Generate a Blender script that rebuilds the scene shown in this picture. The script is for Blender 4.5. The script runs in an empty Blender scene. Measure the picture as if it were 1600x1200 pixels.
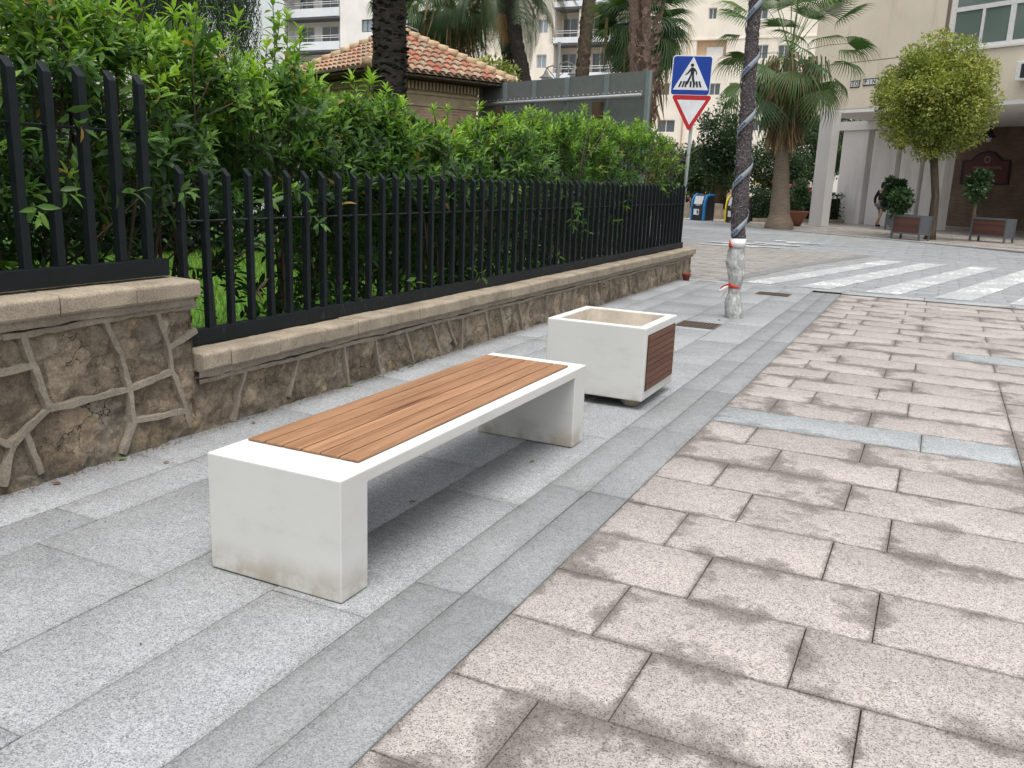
import bpy, bmesh, math, random
import numpy as np
from mathutils import Vector, Matrix, noise
random.seed(7); RNG=np.random.default_rng(11)
sc=bpy.context.scene; COL=sc.collection
PI=math.pi
# ------------------------------------------------------------------ camera
F,YAW,PITCH,ROLL=1362.78,0.443174,0.231813,0.0379764
CAM=Vector((2.28988,-2.2583,1.46457))
fw=Vector((-math.sin(YAW)*math.cos(PITCH),math.cos(YAW)*math.cos(PITCH),-math.sin(PITCH)))
rt=fw.cross(Vector((0,0,1))).normalized(); up=rt.cross(fw)
r2=rt*math.cos(ROLL)+up*math.sin(ROLL); u2=up*math.cos(ROLL)-rt*math.sin(ROLL)
cd=bpy.data.cameras.new('camera'); cam=bpy.data.objects.new('camera',cd); COL.objects.link(cam)
cam.matrix_world=Matrix(((r2.x,u2.x,-fw.x,CAM.x),(r2.y,u2.y,-fw.y,CAM.y),(r2.z,u2.z,-fw.z,CAM.z),(0,0,0,1)))
cd.sensor_width=36; cd.lens=F/1600*36; cd.clip_start=.05; cd.clip_end=2000
sc.camera=cam
# where things of the place stand, surveyed from the photograph
def _ray(px,py): return fw*F+r2*(px-800)-u2*(py-600)
def onz(px,py,z=0):
    d=_ray(px,py); return CAM+d*((z-CAM.z)/d.z)
def onx(px,py,x):
    d=_ray(px,py); return CAM+d*((x-CAM.x)/d.x)
def ony(px,py,y):
    d=_ray(px,py); return CAM+d*((y-CAM.y)/d.y)
def atd(px,py,dep): return CAM+_ray(px,py)*(dep/F)
def onp(px,py,p0,n):
    d=_ray(px,py); return CAM+d*((p0-CAM).dot(n)/d.dot(n))
# ------------------------------------------------------------------ tags
def tag(o,label=None,cat=None,group=None,kind=None):
    if label: o['label']=label
    if cat: o['category']=cat
    if group: o['group']=group
    if kind: o['kind']=kind
    return o
def empty(name,loc,label,cat,group=None):
    o=bpy.data.objects.new(name,None); COL.objects.link(o); o.location=loc; o.empty_display_size=.1
    return tag(o,label,cat,group)
def link(name,me,parent=None,mats=None):
    o=bpy.data.objects.new(name,me); COL.objects.link(o)
    if mats is not None:
        for m in (mats if isinstance(mats,(list,tuple)) else [mats]): me.materials.append(m)
    if parent is not None:
        o.parent=parent
        l=Vector((0,0,0)); p=parent
        while p is not None: l+=Vector(p.location); p=p.parent
        me.transform(Matrix.Translation(-l))
    return o
# ------------------------------------------------------------------ mesh builder (world coordinates)
class MB:
    def __init__(s): s.v=[];s.f=[];s.m=[];s.sm=[]
    def add(s,vs,fs,m=0,smooth=False):
        b=len(s.v); s.v+=[tuple(v) for v in vs]; s.f+=[tuple(b+i for i in f) for f in fs]
        s.m+=[m]*len(fs); s.sm+=[smooth]*len(fs)
    def box(s,a,b,m=0):
        x0,y0,z0=a;x1,y1,z1=b
        s.add([(x0,y0,z0),(x1,y0,z0),(x1,y1,z0),(x0,y1,z0),(x0,y0,z1),(x1,y0,z1),(x1,y1,z1),(x0,y1,z1)],
              [(0,3,2,1),(4,5,6,7),(0,1,5,4),(1,2,6,5),(2,3,7,6),(3,0,4,7)],m)
    def obox(s,o,ax,ay,az,m=0):   # box from corner o with three edge vectors
        o=Vector(o);ax=Vector(ax);ay=Vector(ay);az=Vector(az)
        vs=[o,o+ax,o+ax+ay,o+ay]; vs+= [v+az for v in vs]
        s.add(vs,[(0,3,2,1),(4,5,6,7),(0,1,5,4),(1,2,6,5),(2,3,7,6),(3,0,4,7)],m)
    def tube(s,pts,rad,n=8,m=0,smooth=True,cap=True,jit=0):
        pts=[Vector(p) for p in pts]; rings=[]
        if not hasattr(rad,'__len__'): rad=[rad]*len(pts)
        ref=Vector((1,0,0)); vs=[]
        for i,p in enumerate(pts):
            d=(pts[min(i+1,len(pts)-1)]-pts[max(i-1,0)]).normalized()
            if abs(d.dot(ref))>.95: ref=Vector((0,1,0))
            a=(ref-d*ref.dot(d)).normalized(); b=d.cross(a); ref=a
            for k in range(n):
                t=2*PI*k/n; r=rad[i]*(1+(random.uniform(-jit,jit) if jit else 0))
                vs.append(p+(a*math.cos(t)+b*math.sin(t))*r)
        fs=[(i*n+k,i*n+(k+1)%n,(i+1)*n+(k+1)%n,(i+1)*n+k) for i in range(len(pts)-1) for k in range(n)]
        if cap: fs+= [tuple(range(n))[::-1],tuple((len(pts)-1)*n+k for k in range(n))]
        s.add(vs,fs,m,smooth)
    def lathe(s,c,prof,n=16,m=0,smooth=True):
        c=Vector(c); vs=[c+Vector((r*math.cos(2*PI*k/n),r*math.sin(2*PI*k/n),z)) for r,z in prof for k in range(n)]
        fs=[(i*n+k,i*n+(k+1)%n,(i+1)*n+(k+1)%n,(i+1)*n+k) for i in range(len(prof)-1) for k in range(n)]
        s.add(vs,fs,m,smooth)
    def prism(s,o,ax,az,pts,ext,m=0): # polygon in plane (ax,az) from o, extruded by vector ext
        o=Vector(o);ax=Vector(ax);az=Vector(az);ext=Vector(ext);n=len(pts)
        vs=[o+ax*a+az*b for a,b in pts]; vs+=[v+ext for v in vs]
        s.add(vs,[tuple(range(n))[::-1],tuple(range(n,2*n))]+[(i,(i+1)%n,n+(i+1)%n,n+i) for i in range(n)],m)
    def mesh(s,name):
        me=bpy.data.meshes.new(name); me.from_pydata(s.v,[],s.f); me.update()
        me.polygons.foreach_set('material_index',s.m); me.polygons.foreach_set('use_smooth',s.sm)
        return me
    def build(s,name,mats,parent=None,bevel=0,seg=2):
        me=s.mesh(name)
        if bevel:
            bm=bmesh.new(); bm.from_mesh(me)
            bmesh.ops.remove_doubles(bm,verts=bm.verts,dist=1e-5)
            bmesh.ops.recalc_face_normals(bm,faces=bm.faces)
            ed=[e for e in bm.edges if len(e.link_faces)==2 and e.calc_face_angle()>.5]
            bmesh.ops.bevel(bm,geom=ed,offset=bevel,segments=seg,affect='EDGES',profile=.6,clamp_overlap=True)
            bm.to_mesh(me); bm.free()
        else:
            bm=bmesh.new(); bm.from_mesh(me); bmesh.ops.recalc_face_normals(bm,faces=bm.faces); bm.to_mesh(me); bm.free()
        return link(name,me,parent,mats)
# ------------------------------------------------------------------ numpy instancing into one mesh
def inst(name,tv,tf,R,T,S,tone,mat,parent=None,smooth=False):
    tv=np.asarray(tv,float); tf=np.asarray(tf,int); M=len(T); k=len(tv)
    V=np.einsum('mij,mkj->mki',R,tv[None]*np.asarray(S,float).reshape(M,-1)[:,None,:])+np.asarray(T)[:,None,:]
    V=V.reshape(-1,3); Fc=(tf[None]+np.arange(M)[:,None,None]*k).reshape(-1,tf.shape[1])
    return rawmesh(name,V,Fc,np.repeat(tone,len(tf)),mat,parent,smooth)
def rawmesh(name,V,Fc,tone,mat,parent=None,smooth=False):
    me=bpy.data.meshes.new(name); n=Fc.shape[1]
    me.vertices.add(len(V)); me.vertices.foreach_set('co',V.astype('f').ravel())
    me.loops.add(Fc.size); me.loops.foreach_set('vertex_index',Fc.astype('i').ravel())
    me.polygons.add(len(Fc)); me.polygons.foreach_set('loop_start',np.arange(0,Fc.size,n,dtype='i'))
    me.polygons.foreach_set('loop_total',np.full(len(Fc),n,dtype='i'))
    me.update(calc_edges=True)
    if smooth: me.polygons.foreach_set('use_smooth',np.ones(len(Fc),bool))
    at=me.attributes.new('tone','FLOAT','FACE'); at.data.foreach_set('value',np.asarray(tone,'f'))
    return link(name,me,parent,mat)
def frames(D,Nn):
    D=D/np.linalg.norm(D,axis=1,keepdims=True)
    X=np.cross(D,Nn); X/=np.linalg.norm(X,axis=1,keepdims=True)+1e-9
    Z=np.cross(X,D); return np.stack([X,D,Z],axis=2)   # template: x width, y length, z normal
def rdir(n):
    a=RNG.normal(size=(n,3)); return a/np.linalg.norm(a,axis=1,keepdims=True)
# ------------------------------------------------------------------ materials
class NT:
    def __init__(s,name):
        s.m=bpy.data.materials.new(name); s.m.use_nodes=True; s.t=s.m.node_tree; s.t.nodes.clear()
        s.out=s.N('ShaderNodeOutputMaterial'); s.b=s.N('ShaderNodeBsdfPrincipled'); s.L(s.b.outputs[0],s.out.inputs[0])
        s.geo=s.N('ShaderNodeNewGeometry'); s.P=s.N('ShaderNodeTexCoord').outputs['Object']; s.W=s.geo.outputs['Position']
    def N(s,t,**k):
        n=s.t.nodes.new(t)
        for a,b in k.items(): setattr(n,a,b)
        return n
    def L(s,a,b): s.t.links.new(a,b)
    def set(s,sock,v):
        if hasattr(v,'links') or isinstance(v,bpy.types.NodeSocket): s.L(v,sock)
        elif isinstance(v,(tuple,list)) and len(v)==3 and sock.type=='RGBA': sock.default_value=(*v,1)
        else: sock.default_value=v
    def math(s,op,a,b=0.0,c=None,clamp=False):
        n=s.N('ShaderNodeMath',operation=op,use_clamp=clamp); s.set(n.inputs[0],a); s.set(n.inputs[1],b)
        if c is not None: s.set(n.inputs[2],c)
        return n.outputs[0]
    def vmath(s,op,a,b):
        n=s.N('ShaderNodeVectorMath',operation=op); s.set(n.inputs[0],a); s.set(n.inputs[1],b); return n.outputs[0]
    def sep(s,v):
        n=s.N('ShaderNodeSeparateXYZ'); s.L(v,n.inputs[0]); return n.outputs
    def scale(s,v,sc_): return s.vmath('MULTIPLY',v,sc_)
    def noise(s,scale,detail=3,rough=.5,vec=None,col=False,dist=0):
        n=s.N('ShaderNodeTexNoise'); n.inputs['Scale'].default_value=scale; n.inputs['Detail'].default_value=detail
        n.inputs['Roughness'].default_value=rough; n.inputs['Distortion'].default_value=dist
        s.L(vec if vec is not None else s.W,n.inputs['Vector']); return n.outputs[1 if col else 0]
    def vor(s,scale,feat='F1',vec=None,out=0,rand=1):
        n=s.N('ShaderNodeTexVoronoi',feature=feat); n.inputs['Scale'].default_value=scale; n.inputs['Randomness'].default_value=rand
        s.L(vec if vec is not None else s.W,n.inputs['Vector']); return n.outputs[out]
    def ramp(s,fac,stops,interp='LINEAR'):
        n=s.N('ShaderNodeValToRGB'); n.color_ramp.interpolation=interp; e=n.color_ramp.elements
        while len(e)<len(stops): e.new(.5)
        for i,(p,c) in enumerate(stops):
            e[i].position=p; e[i].color=(c,c,c,1) if not hasattr(c,'__len__') else (*c,1)
        s.set(n.inputs[0],fac); return n.outputs[0]
    def mix(s,fac,a,b,mode='MIX'):
        n=s.N('ShaderNodeMix',data_type='RGBA',blend_type=mode); s.set(n.inputs[0],fac); s.set(n.inputs[6],a); s.set(n.inputs[7],b); return n.outputs[2]
    def step(s,v,a,b):  # smooth 0..1 between a and b
        n=s.N('ShaderNodeMapRange',interpolation_type='SMOOTHSTEP'); s.set(n.inputs[0],v); n.inputs[1].default_value=a; n.inputs[2].default_value=b
        return n.outputs[0]
    def attr(s,name,out='Fac'):
        n=s.N('ShaderNodeAttribute',attribute_name=name); return n.outputs[out]
    def bump(s,h,strength=.3,dist=.01):
        n=s.N('ShaderNodeBump'); n.inputs['Strength'].default_value=strength; n.inputs['Distance'].default_value=dist
        s.set(n.inputs['Height'],h); s.L(n.outputs[0],s.b.inputs['Normal']); return n
    def fin(s,col,rough=.8,spec=.3,metal=0):
        s.set(s.b.inputs['Base Color'],col); s.set(s.b.inputs['Roughness'],rough)
        s.b.inputs['Specular IOR Level'].default_value=spec; s.b.inputs['Metallic'].default_value=metal; return s.m
def plain(name,col,rough=.7,spec=.3,metal=0,var=.12,scale=6):
    t=NT(name); n=t.noise(scale,4); f=t.ramp(n,[(.3,1-var),(.7,1+0*var)])
    t.bump(t.noise(scale*20,3),.08,.004)
    return t.fin(t.mix(1,col,f,'MULTIPLY'),rough,spec,metal)
def paving(name,base,light,dark,mortar_dirt,dirt_amt,speck=1.0,edgew=.1):
    t=NT(name)
    lo=t.attr('lo','Vector'); hi=t.attr('hi','Vector'); tone=t.attr('tone')
    a=t.sep(t.vmath('SUBTRACT',t.W,lo)); b=t.sep(t.vmath('SUBTRACT',hi,t.W))
    d=t.math('MINIMUM',t.math('MINIMUM',a[0],a[1]),t.math('MINIMUM',b[0],b[1]))
    # crystals of the granite
    v1=t.vor(300,out=1); sp=t.sep(v1)
    col=t.ramp(sp[0],[(0,dark),(.13*speck,dark),(.2*speck,base),(.62,base),(.8,light),(1,light)])
    v2=t.vor(150,out=1); s2=t.sep(v2)
    col=t.mix(t.math('MULTIPLY',t.step(s2[1],.80,.9),.45),col,dark)
    col=t.mix(t.math('MULTIPLY',t.step(s2[2],.75,.95),.5),col,light)
    col=t.mix(1,col,t.ramp(t.noise(2.3,5,.6),[(.3,.84),(.7,1.04)]),'MULTIPLY')
    col=t.mix(1,col,t.ramp(t.noise(26,4,.7),[(.3,.88),(.7,1.08)]),'MULTIPLY')
    n=t.N('ShaderNodeMapRange'); t.set(n.inputs[0],tone); n.inputs[3].default_value=.93; n.inputs[4].default_value=1.05
    col=t.mix(1,col,n.outputs[0],'MULTIPLY')
    # grime held along the joints, in patches
    big=t.noise(1.9,3,.6); med=t.noise(11,4,.65)
    reach=t.math('MULTIPLY_ADD',t.step(big,.46,.66),edgew*1.8,.014)
    reach=t.math('MULTIPLY',reach,t.math('MULTIPLY_ADD',t.step(med,.3,.7),1.6,.3))
    m=t.math('SUBTRACT',1.0,t.math('DIVIDE',d,reach),clamp=True)
    m=t.math('MULTIPLY',t.math('POWER',m,.8),dirt_amt)
    col=t.mix(m,col,t.mix(1,col,mortar_dirt,'MULTIPLY'))
    st=t.step(t.noise(5,6,.7,dist=.6),.56,.74)
    col=t.mix(t.math('MULTIPLY',st,.32*dirt_amt),col,t.mix(1,col,mortar_dirt,'MULTIPLY'))
    # isolated blots
    sv=t.vor(1.7); blot=t.math('MULTIPLY',t.math('SUBTRACT',1,t.step(sv,.03,.055)),.35)
    col=t.mix(blot,col,(.1,.095,.09))
    t.bump(t.math('ADD',t.noise(160,3),t.math('MULTIPLY',sp[0],.6)),.14,.003)
    return t.fin(col,t.ramp(t.noise(9,4),[(.3,.62),(.7,.85)]),.35)
M={}
M['pink']=paving('pink_granite',(.375,.335,.312),(.485,.445,.422),(.13,.115,.11),(.45,.435,.42),1.0,1.0,.085)
M['grey']=paving('grey_granite',(.285,.296,.306),(.405,.415,.425),(.14,.145,.155),(.62,.60,.57),.35,1.0,.025)
M['kerbg']=paving('kerb_granite',(.235,.246,.25),(.31,.323,.33),(.14,.15,.155),(.62,.60,.57),.4,1.0,.03)
M['blueg']=paving('bluegrey_granite',(.31,.33,.34),(.44,.47,.48),(.16,.17,.175),(.5,.48,.46),.8,1.0,.06)
M['plaza']=paving('plaza_granite',(.42,.40,.38),(.52,.5,.48),(.2,.2,.2),(.6,.57,.53),.8,1.0,.1)
M['brownp']=paving('brown_paving',(.285,.27,.255),(.35,.335,.315),(.16,.15,.145),(.6,.58,.56),.7,1.0,.07)
M['roadp']=paving('road_setts',(.27,.28,.29),(.32,.33,.34),(.19,.2,.205),(.8,.8,.8),.5,.8,.03)
M['joint']=plain('joint_mortar',(.14,.118,.09),.95,.1,var=.5,scale=8)
def mk_paint(name='road_paint'):
    t=NT(name); w=t.noise(14,6,.75); tr=t.noise(1.4,3)
    f=t.step(t.math('ADD',w,t.math('MULTIPLY',tr,.55)),.62,.74)
    c=t.mix(f,(.80,.80,.77),(.34,.35,.36)); return t.fin(c,.7,.3)
M['paint']=mk_paint()
def mk_wall():
    t=NT('rubble_stone')
    dv=t.vmath('ADD',t.W,t.scale(t.noise(3,4,.6,col=True),(.3,.3,.3)))
    rg=t.N('ShaderNodeTexNoise',noise_type='RIDGED_MULTIFRACTAL'); rg.inputs['Scale'].default_value=4.5; rg.inputs['Detail'].default_value=6; rg.inputs['Roughness'].default_value=.6; t.L(t.W,rg.inputs['Vector']); rgo=rg.outputs[0]
    v=t.vor(3.1,out=1,vec=dv); cs=t.sep(v)
    base=t.ramp(cs[0],[(0,(.20,.175,.145)),(.35,(.27,.235,.19)),(.6,(.30,.25,.20)),(.8,(.25,.23,.20)),(1,(.32,.29,.25))])
    n=t.noise(9,8,.75); base=t.mix(1,base,t.ramp(n,[(.28,.35),(.43,.75),(.58,1.1),(.75,1.45)]),'MULTIPLY')
    och=t.step(t.noise(6.5,6,.7),.55,.68); base=t.mix(t.math('MULTIPLY',och,.55),base,(.40,.30,.175))
    hole=t.step(t.noise(45,5,.75),.40,.30); base=t.mix(t.math('MULTIPLY',hole,.75),base,(.045,.038,.03))
    dvc=t.vmath('ADD',t.W,t.scale(t.noise(8,4,.6,col=True),(.12,.12,.12)))
    cr=t.vor(6.5,'DISTANCE_TO_EDGE',dvc); crk=t.math('MULTIPLY',t.math('SUBTRACT',1,t.step(cr,.004,.02)),t.step(t.noise(2.5,3),.5,.6))
    base=t.mix(crk,base,(.03,.026,.02))
    z=t.sep(t.W)[2]; lowd=t.math('MULTIPLY',t.step(z,.13,.0),t.step(t.noise(5,4),.35,.6)); base=t.mix(t.math('MULTIPLY',lowd,.6),base,(.10,.095,.08))
    base=t.mix(1,base,t.ramp(t.noise(70,6,.8),[(.3,.6),(.55,1.05),(.7,1.25)]),'MULTIPLY')
    base=t.mix(t.math('MULTIPLY',t.step(rgo,1.05,1.6),.4),base,(.08,.07,.055))
    dv2=t.vmath('ADD',t.W,t.scale(t.noise(9,5,.7,col=True),(.2,.2,.2)))
    sh=t.sep(t.vor(4.2,out=1,vec=dv2)); base=t.mix(1,base,t.ramp(sh[0],[(0,1.15),(.3,1.4),(.5,1.6),(.75,1.8),(1,2.15)]),'MULTIPLY')
    she=t.vor(4.2,'DISTANCE_TO_EDGE',dv2); base=t.mix(t.math('MULTIPLY',t.math('SUBTRACT',1,t.step(she,.005,.06)),.35),base,(.10,.085,.065))
    ed=t.step(t.noise(14,7,.8),.56,.66); base=t.mix(t.math('MULTIPLY',ed,.4),base,(.46,.40,.31))
    base=t.mix(1,base,(1,.94,.86),'MULTIPLY')
    h=t.math('ADD',t.noise(30,8,.8),t.math('MULTIPLY',t.noise(8,4),.8))
    h=t.math('SUBTRACT',h,t.math('MULTIPLY',rgo,.35))
    t.bump(h,1.0,.045); return t.fin(base,.95,.15)
M['stone']=mk_wall()
def mk_conc(name,base,sp=.25,stain=.3,fine=130,bs=.25):
    t=NT(name); c=t.mix(1,base,t.ramp(t.noise(4,6,.65),[(.3,1-stain),(.7,1.06)]),'MULTIPLY')
    g=t.noise(fine,3,.7); c=t.mix(1,c,t.ramp(g,[(.32,1-sp),(.5,1),(.7,1+sp*.5)]),'MULTIPLY')
    t.bump(g,bs,.004); return t.fin(c,.92,.2)
M['mortar']=mk_conc('ribbon_mortar',(.31,.27,.215),.3,.4,90,.5)
M['coping']=mk_conc('coping_concrete',(.385,.325,.25),.4,.45,120,.5)
def mk_white(name,base=(.62,.62,.597),z0=0.0):
    t=NT(name); z=t.sep(t.W)[2]
    c=t.mix(1,base,t.ramp(t.noise(2.2,5,.6),[(.3,.93),(.7,1.0)]),'MULTIPLY')
    low=t.math('MULTIPLY',t.step(z,.16,.0),t.step(t.noise(6,5,.65),.36,.66))
    c=t.mix(t.math('MULTIPLY',low,.85),c,(.34,.29,.22))
    sm=t.math('MULTIPLY',t.step(t.noise(4,6,.7,vec=t.scale(t.W,(1,1,3.0))),.5,.75),.38); c=t.mix(sm,c,(.45,.43,.38))
    pit=t.math('MULTIPLY',t.math('SUBTRACT',1,t.step(t.vor(16),.02,.045)),t.step(t.noise(4,2),.55,.6)); c=t.mix(t.math('MULTIPLY',pit,.7),c,(.25,.23,.2))
    t.bump(t.noise(60,4),.06,.003); return t.fin(c,.6,.3)
M['white']=mk_white('white_concrete')
M['whitein']=mk_conc('inner_concrete',(.68,.61,.52),.1,.35,20,.1)
def mk_wood(name,a,b,axis=(1,1,1),along=1):
    t=NT(name); tone=t.attr('tone'); 
    sv=[22,22,22]; sv[along]=1.1
    off=t.vmath('ADD',t.scale(t.W,tuple(sv)),t.vmath('MULTIPLY',tone if False else t.attr('tone','Vector'),(0,0,0)))
    cmb=t.N('ShaderNodeCombineXYZ'); t.L(t.math('MULTIPLY',tone,37),cmb.inputs[0]); t.L(t.math('MULTIPLY',tone,91),cmb.inputs[1]); t.L(t.math('MULTIPLY',tone,53),cmb.inputs[2])
    off=t.vmath('ADD',off,cmb.outputs[0])
    g=t.noise(1.0,5,.6,vec=off,dist=1.6); c=t.mix(t.ramp(g,[(.3,0),(.7,1)]),a,b)
    fine=t.noise(5,4,.7,vec=t.vmath('MULTIPLY',off,(2.5,1,2.5))); c=t.mix(1,c,t.ramp(fine,[(.3,.78),(.6,1.05)]),'MULTIPLY')
    kn=t.vor(.42,vec=off); c=t.mix(t.math('SUBTRACT',1,t.step(kn,.05,.16)),c,(.10,.035,.015))
    n=t.N('ShaderNodeMapRange'); t.L(tone,n.inputs[0]); n.inputs[3].default_value=.78; n.inputs[4].default_value=1.12
    c=t.mix(1,c,n.outputs[0],'MULTIPLY'); t.bump(fine,.12,.003); return t.fin(c,.55,.35)
M['wood']=mk_wood('oiled_pine',(.43,.24,.13),(.26,.125,.062))
M['wood2']=mk_wood('dark_slats',(.17,.07,.04),(.10,.04,.025))
M['wood3']=mk_wood('planter_slats',(.125,.055,.042),(.08,.034,.028),along=0)
def mk_iron():
    t=NT('painted_iron'); n=t.noise(18,6,.7); c=t.ramp(n,[(.3,(.0055,.0085,.010)),(.6,(.008,.0125,.0145)),(.75,(.016,.023,.025))])
    w=t.math('MULTIPLY',t.step(t.noise(30,6,.8,vec=t.scale(t.W,(1,1,.4))),.55,.7),t.step(t.sep(t.W)[2],.95,.5))
    w=t.math('MULTIPLY',w,t.step(t.noise(.9,2),.42,.62)); c=t.mix(t.math('MULTIPLY',w,.4),c,(.20,.21,.21))
    t.bump(t.noise(70,4),.15,.002); return t.fin(c,t.ramp(n,[(.3,.45),(.7,.65)]),.25)
M['iron']=mk_iron()
def mk_leaf(name,old,mid,young,rough=.45,trans=.35,dry=None):
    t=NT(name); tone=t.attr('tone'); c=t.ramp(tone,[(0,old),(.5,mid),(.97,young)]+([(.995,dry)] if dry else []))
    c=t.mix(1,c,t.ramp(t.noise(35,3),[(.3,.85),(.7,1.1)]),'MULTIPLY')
    t.fin(c,rough,.4)
    tr=t.N('ShaderNodeBsdfTranslucent'); t.L(t.mix(1,c,(1.3,1.35,.55),'MULTIPLY'),tr.inputs[0])
    ms=t.N('ShaderNodeMixShader'); ms.inputs[0].default_value=trans; t.L(t.b.outputs[0],ms.inputs[1]); t.L(tr.outputs[0],ms.inputs[2]); t.L(ms.outputs[0],t.out.inputs[0])
    return t.m
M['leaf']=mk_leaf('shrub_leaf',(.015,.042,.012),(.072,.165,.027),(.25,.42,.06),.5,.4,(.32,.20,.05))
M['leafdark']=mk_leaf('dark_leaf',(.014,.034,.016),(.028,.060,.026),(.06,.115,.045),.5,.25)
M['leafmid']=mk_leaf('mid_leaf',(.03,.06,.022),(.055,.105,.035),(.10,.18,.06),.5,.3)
M['leafvar']=mk_leaf('variegated_leaf',(.10,.14,.03),(.24,.29,.065),(.50,.51,.15),.5,.3)
M['palm']=mk_leaf('palm_leaf',(.035,.075,.032),(.075,.145,.055),(.19,.25,.09),.45,.25)
M['datep']=mk_leaf('date_palm_leaf',(.055,.09,.055),(.10,.15,.09),(.20,.25,.15),.5,.25)
M['deadleaf']=mk_leaf('dead_leaf',(.09,.06,.035),(.22,.15,.08),(.40,.29,.16),.8,.2)
def mk_bark(name,a,b,sc_=(6,6,25),bs=.8):
    t=NT(name); v=t.scale(t.W,sc_); n=t.noise(1.3,7,.75,vec=v); c=t.ramp(n,[(.3,a),(.7,b)])
    t.bump(n,bs,.03); return t.fin(c,.95,.1)
M['bark']=mk_bark('brown_bark',(.05,.038,.028),(.15,.12,.09),(12,12,4))
M['barkpalm']=mk_bark('palm_bark',(.13,.10,.075),(.25,.205,.155),(3,3,30),.5)
M['barkdark']=mk_bark('charred_palm_bark',(.012,.011,.010),(.075,.066,.058),(8,8,40))
M['boots']=mk_bark('palm_boots',(.07,.045,.035),(.27,.2,.16),(14,14,10))
M['burlap']=None
t=NT('fibre_wrap'); n=t.noise(60,6,.8); c=t.ramp(n,[(.35,(.03,.024,.028)),(.55,(.10,.085,.09)),(.66,(.40,.38,.37))]); t.bump(n,1,.012); M['burlap']=t.fin(c,.95,.1)
t=NT('clear_plastic'); c=t.ramp(t.noise(14,5,.7,dist=1.5,vec=t.scale(t.W,(1,1,.45))),[(.3,(.28,.29,.28)),(.5,(.46,.47,.46)),(.7,(.72,.72,.71))])
t.bump(t.noise(16,4,.6,dist=2,vec=t.scale(t.W,(1,1,.4))),.9,.02); t.fin(c,.22,.6); t.b.inputs['Transmission Weight'].default_value=.15; M['plastic']=t.m
for k,a in dict(tape=((.27,.31,.35),.5),tapeblue=((.03,.08,.2),.5),red=((.60,.05,.03),.45),paper=((.8,.8,.8),.6),signblue=((.008,.05,.33),.3),signwhite=((.78,.79,.82),.3),signred=((.5,.02,.03),.3),signblack=((.012,.012,.016),.5),
    galv=((.34,.35,.36),.45),darkmetal=((.03,.032,.035),.5),hoard=((.15,.165,.16),.6),hoardrail=((.20,.245,.25),.45),corten=((.09,.055,.03),.7),glass=((.10,.12,.13),.08),glasslight=((.30,.36,.40),.12),alum=((.72,.72,.72),.4),
    shutter=((.7,.7,.68),.6),binblack=((.02,.022,.024),.45),binblue=((.02,.22,.55),.35),binyellow=((.85,.62,.02),.35),steel=((.55,.57,.6),.35),grate=((.10,.075,.055),.7),gratedark=((.015,.014,.013),.9),rust=((.24,.05,.04),.7),terra=((.22,.085,.05),.75),
    boxgrey=((.10,.11,.12),.6),soil=((.06,.045,.03),.95),lampgrey=((.42,.42,.41),.5),skin=((.50,.30,.21),.6),hair=((.02,.014,.01),.6),blackcloth=((.012,.013,.018),.9),greycloth=((.22,.25,.30),.9),whitecloth=((.65,.68,.72),.9),shopred=((.32,.015,.03),.5),
    plaque=((.085,.012,.014),.5),plaqueedge=((.012,.008,.008),.6),plaqueink=((.32,.25,.22),.6),tilew=((.75,.75,.72),.3),brownleaf=((.16,.09,.035),.8),greenleaf=((.12,.2,.04),.6),dark=((.02,.02,.02),.9),redpave=((.30,.16,.12),.85),seat=((.12,.05,.03),.6)).items():
    M[k]=plain(k,a[0],a[1],.4,1 if k in('galv','steel') and False else 0,.15,9)
for k in ('glass','glasslight'): M[k].node_tree.nodes['Principled BSDF'].inputs['Specular IOR Level'].default_value=.8
def mk_render(name,base,stain,amt=.35,grad=None):
    t=NT(name); c=t.mix(t.ramp(t.noise(.5,5,.6),[(.35,0),(.7,1)]),base,tuple(x*.86 for x in base))
    st=t.noise(1.6,5,.7,vec=t.scale(t.W,(1,1,.12))); c=t.mix(t.math('MULTIPLY',t.step(st,.5,.72),amt),c,stain)
    t.bump(t.noise(30,4),.1,.01); return t.fin(c,.9,.15)
M['cream']=mk_render('cream_render',(.88,.82,.72),(.62,.54,.43),.3)
M['offwhite']=mk_render('white_render',(.90,.88,.84),(.6,.58,.52),.15)
M['parapet']=mk_render('grey_white_parapet',(.80,.84,.87),(.5,.5,.5),.15)
M['facade']=mk_render('stained_beige_render',(.74,.655,.54),(.42,.35,.26),.7)
M['pier']=mk_render('pier_paint',(.86,.83,.81),(.42,.38,.34),.35)
M['pierdark']=mk_render('pier_side_paint',(.20,.17,.145),(.12,.1,.08),.3)
M['ochre']=mk_render('ochre_recess',(.62,.45,.30),(.5,.4,.3),.2)
def mk_brick(name,a,b,mort,rowh=.065,bw=.25,u=(1,0,0)):
    t=NT(name); uu=t.N('ShaderNodeVectorMath',operation='DOT_PRODUCT'); t.L(t.W,uu.inputs[0]); uu.inputs[1].default_value=u
    cmb=t.N('ShaderNodeCombineXYZ'); t.L(uu.outputs['Value'],cmb.inputs[0]); t.L(t.sep(t.W)[2],cmb.inputs[1])
    br=t.N('ShaderNodeTexBrick'); t.L(cmb.outputs[0],br.inputs['Vector']); br.inputs['Scale'].default_value=1
    br.inputs['Brick Width'].default_value=bw; br.inputs['Row Height'].default_value=rowh; br.inputs['Mortar Size'].default_value=.008
    br.inputs['Color1'].default_value=(*a,1); br.inputs['Color2'].default_value=(*b,1); br.inputs['Mortar'].default_value=(*mort,1)
    c=t.mix(1,br.outputs[0],t.ramp(t.noise(1.2,5,.6),[(.3,.7),(.7,1.1)]),'MULTIPLY')
    t.bump(br.outputs[1],-.4,.008); return t.fin(c,.9,.15)
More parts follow.
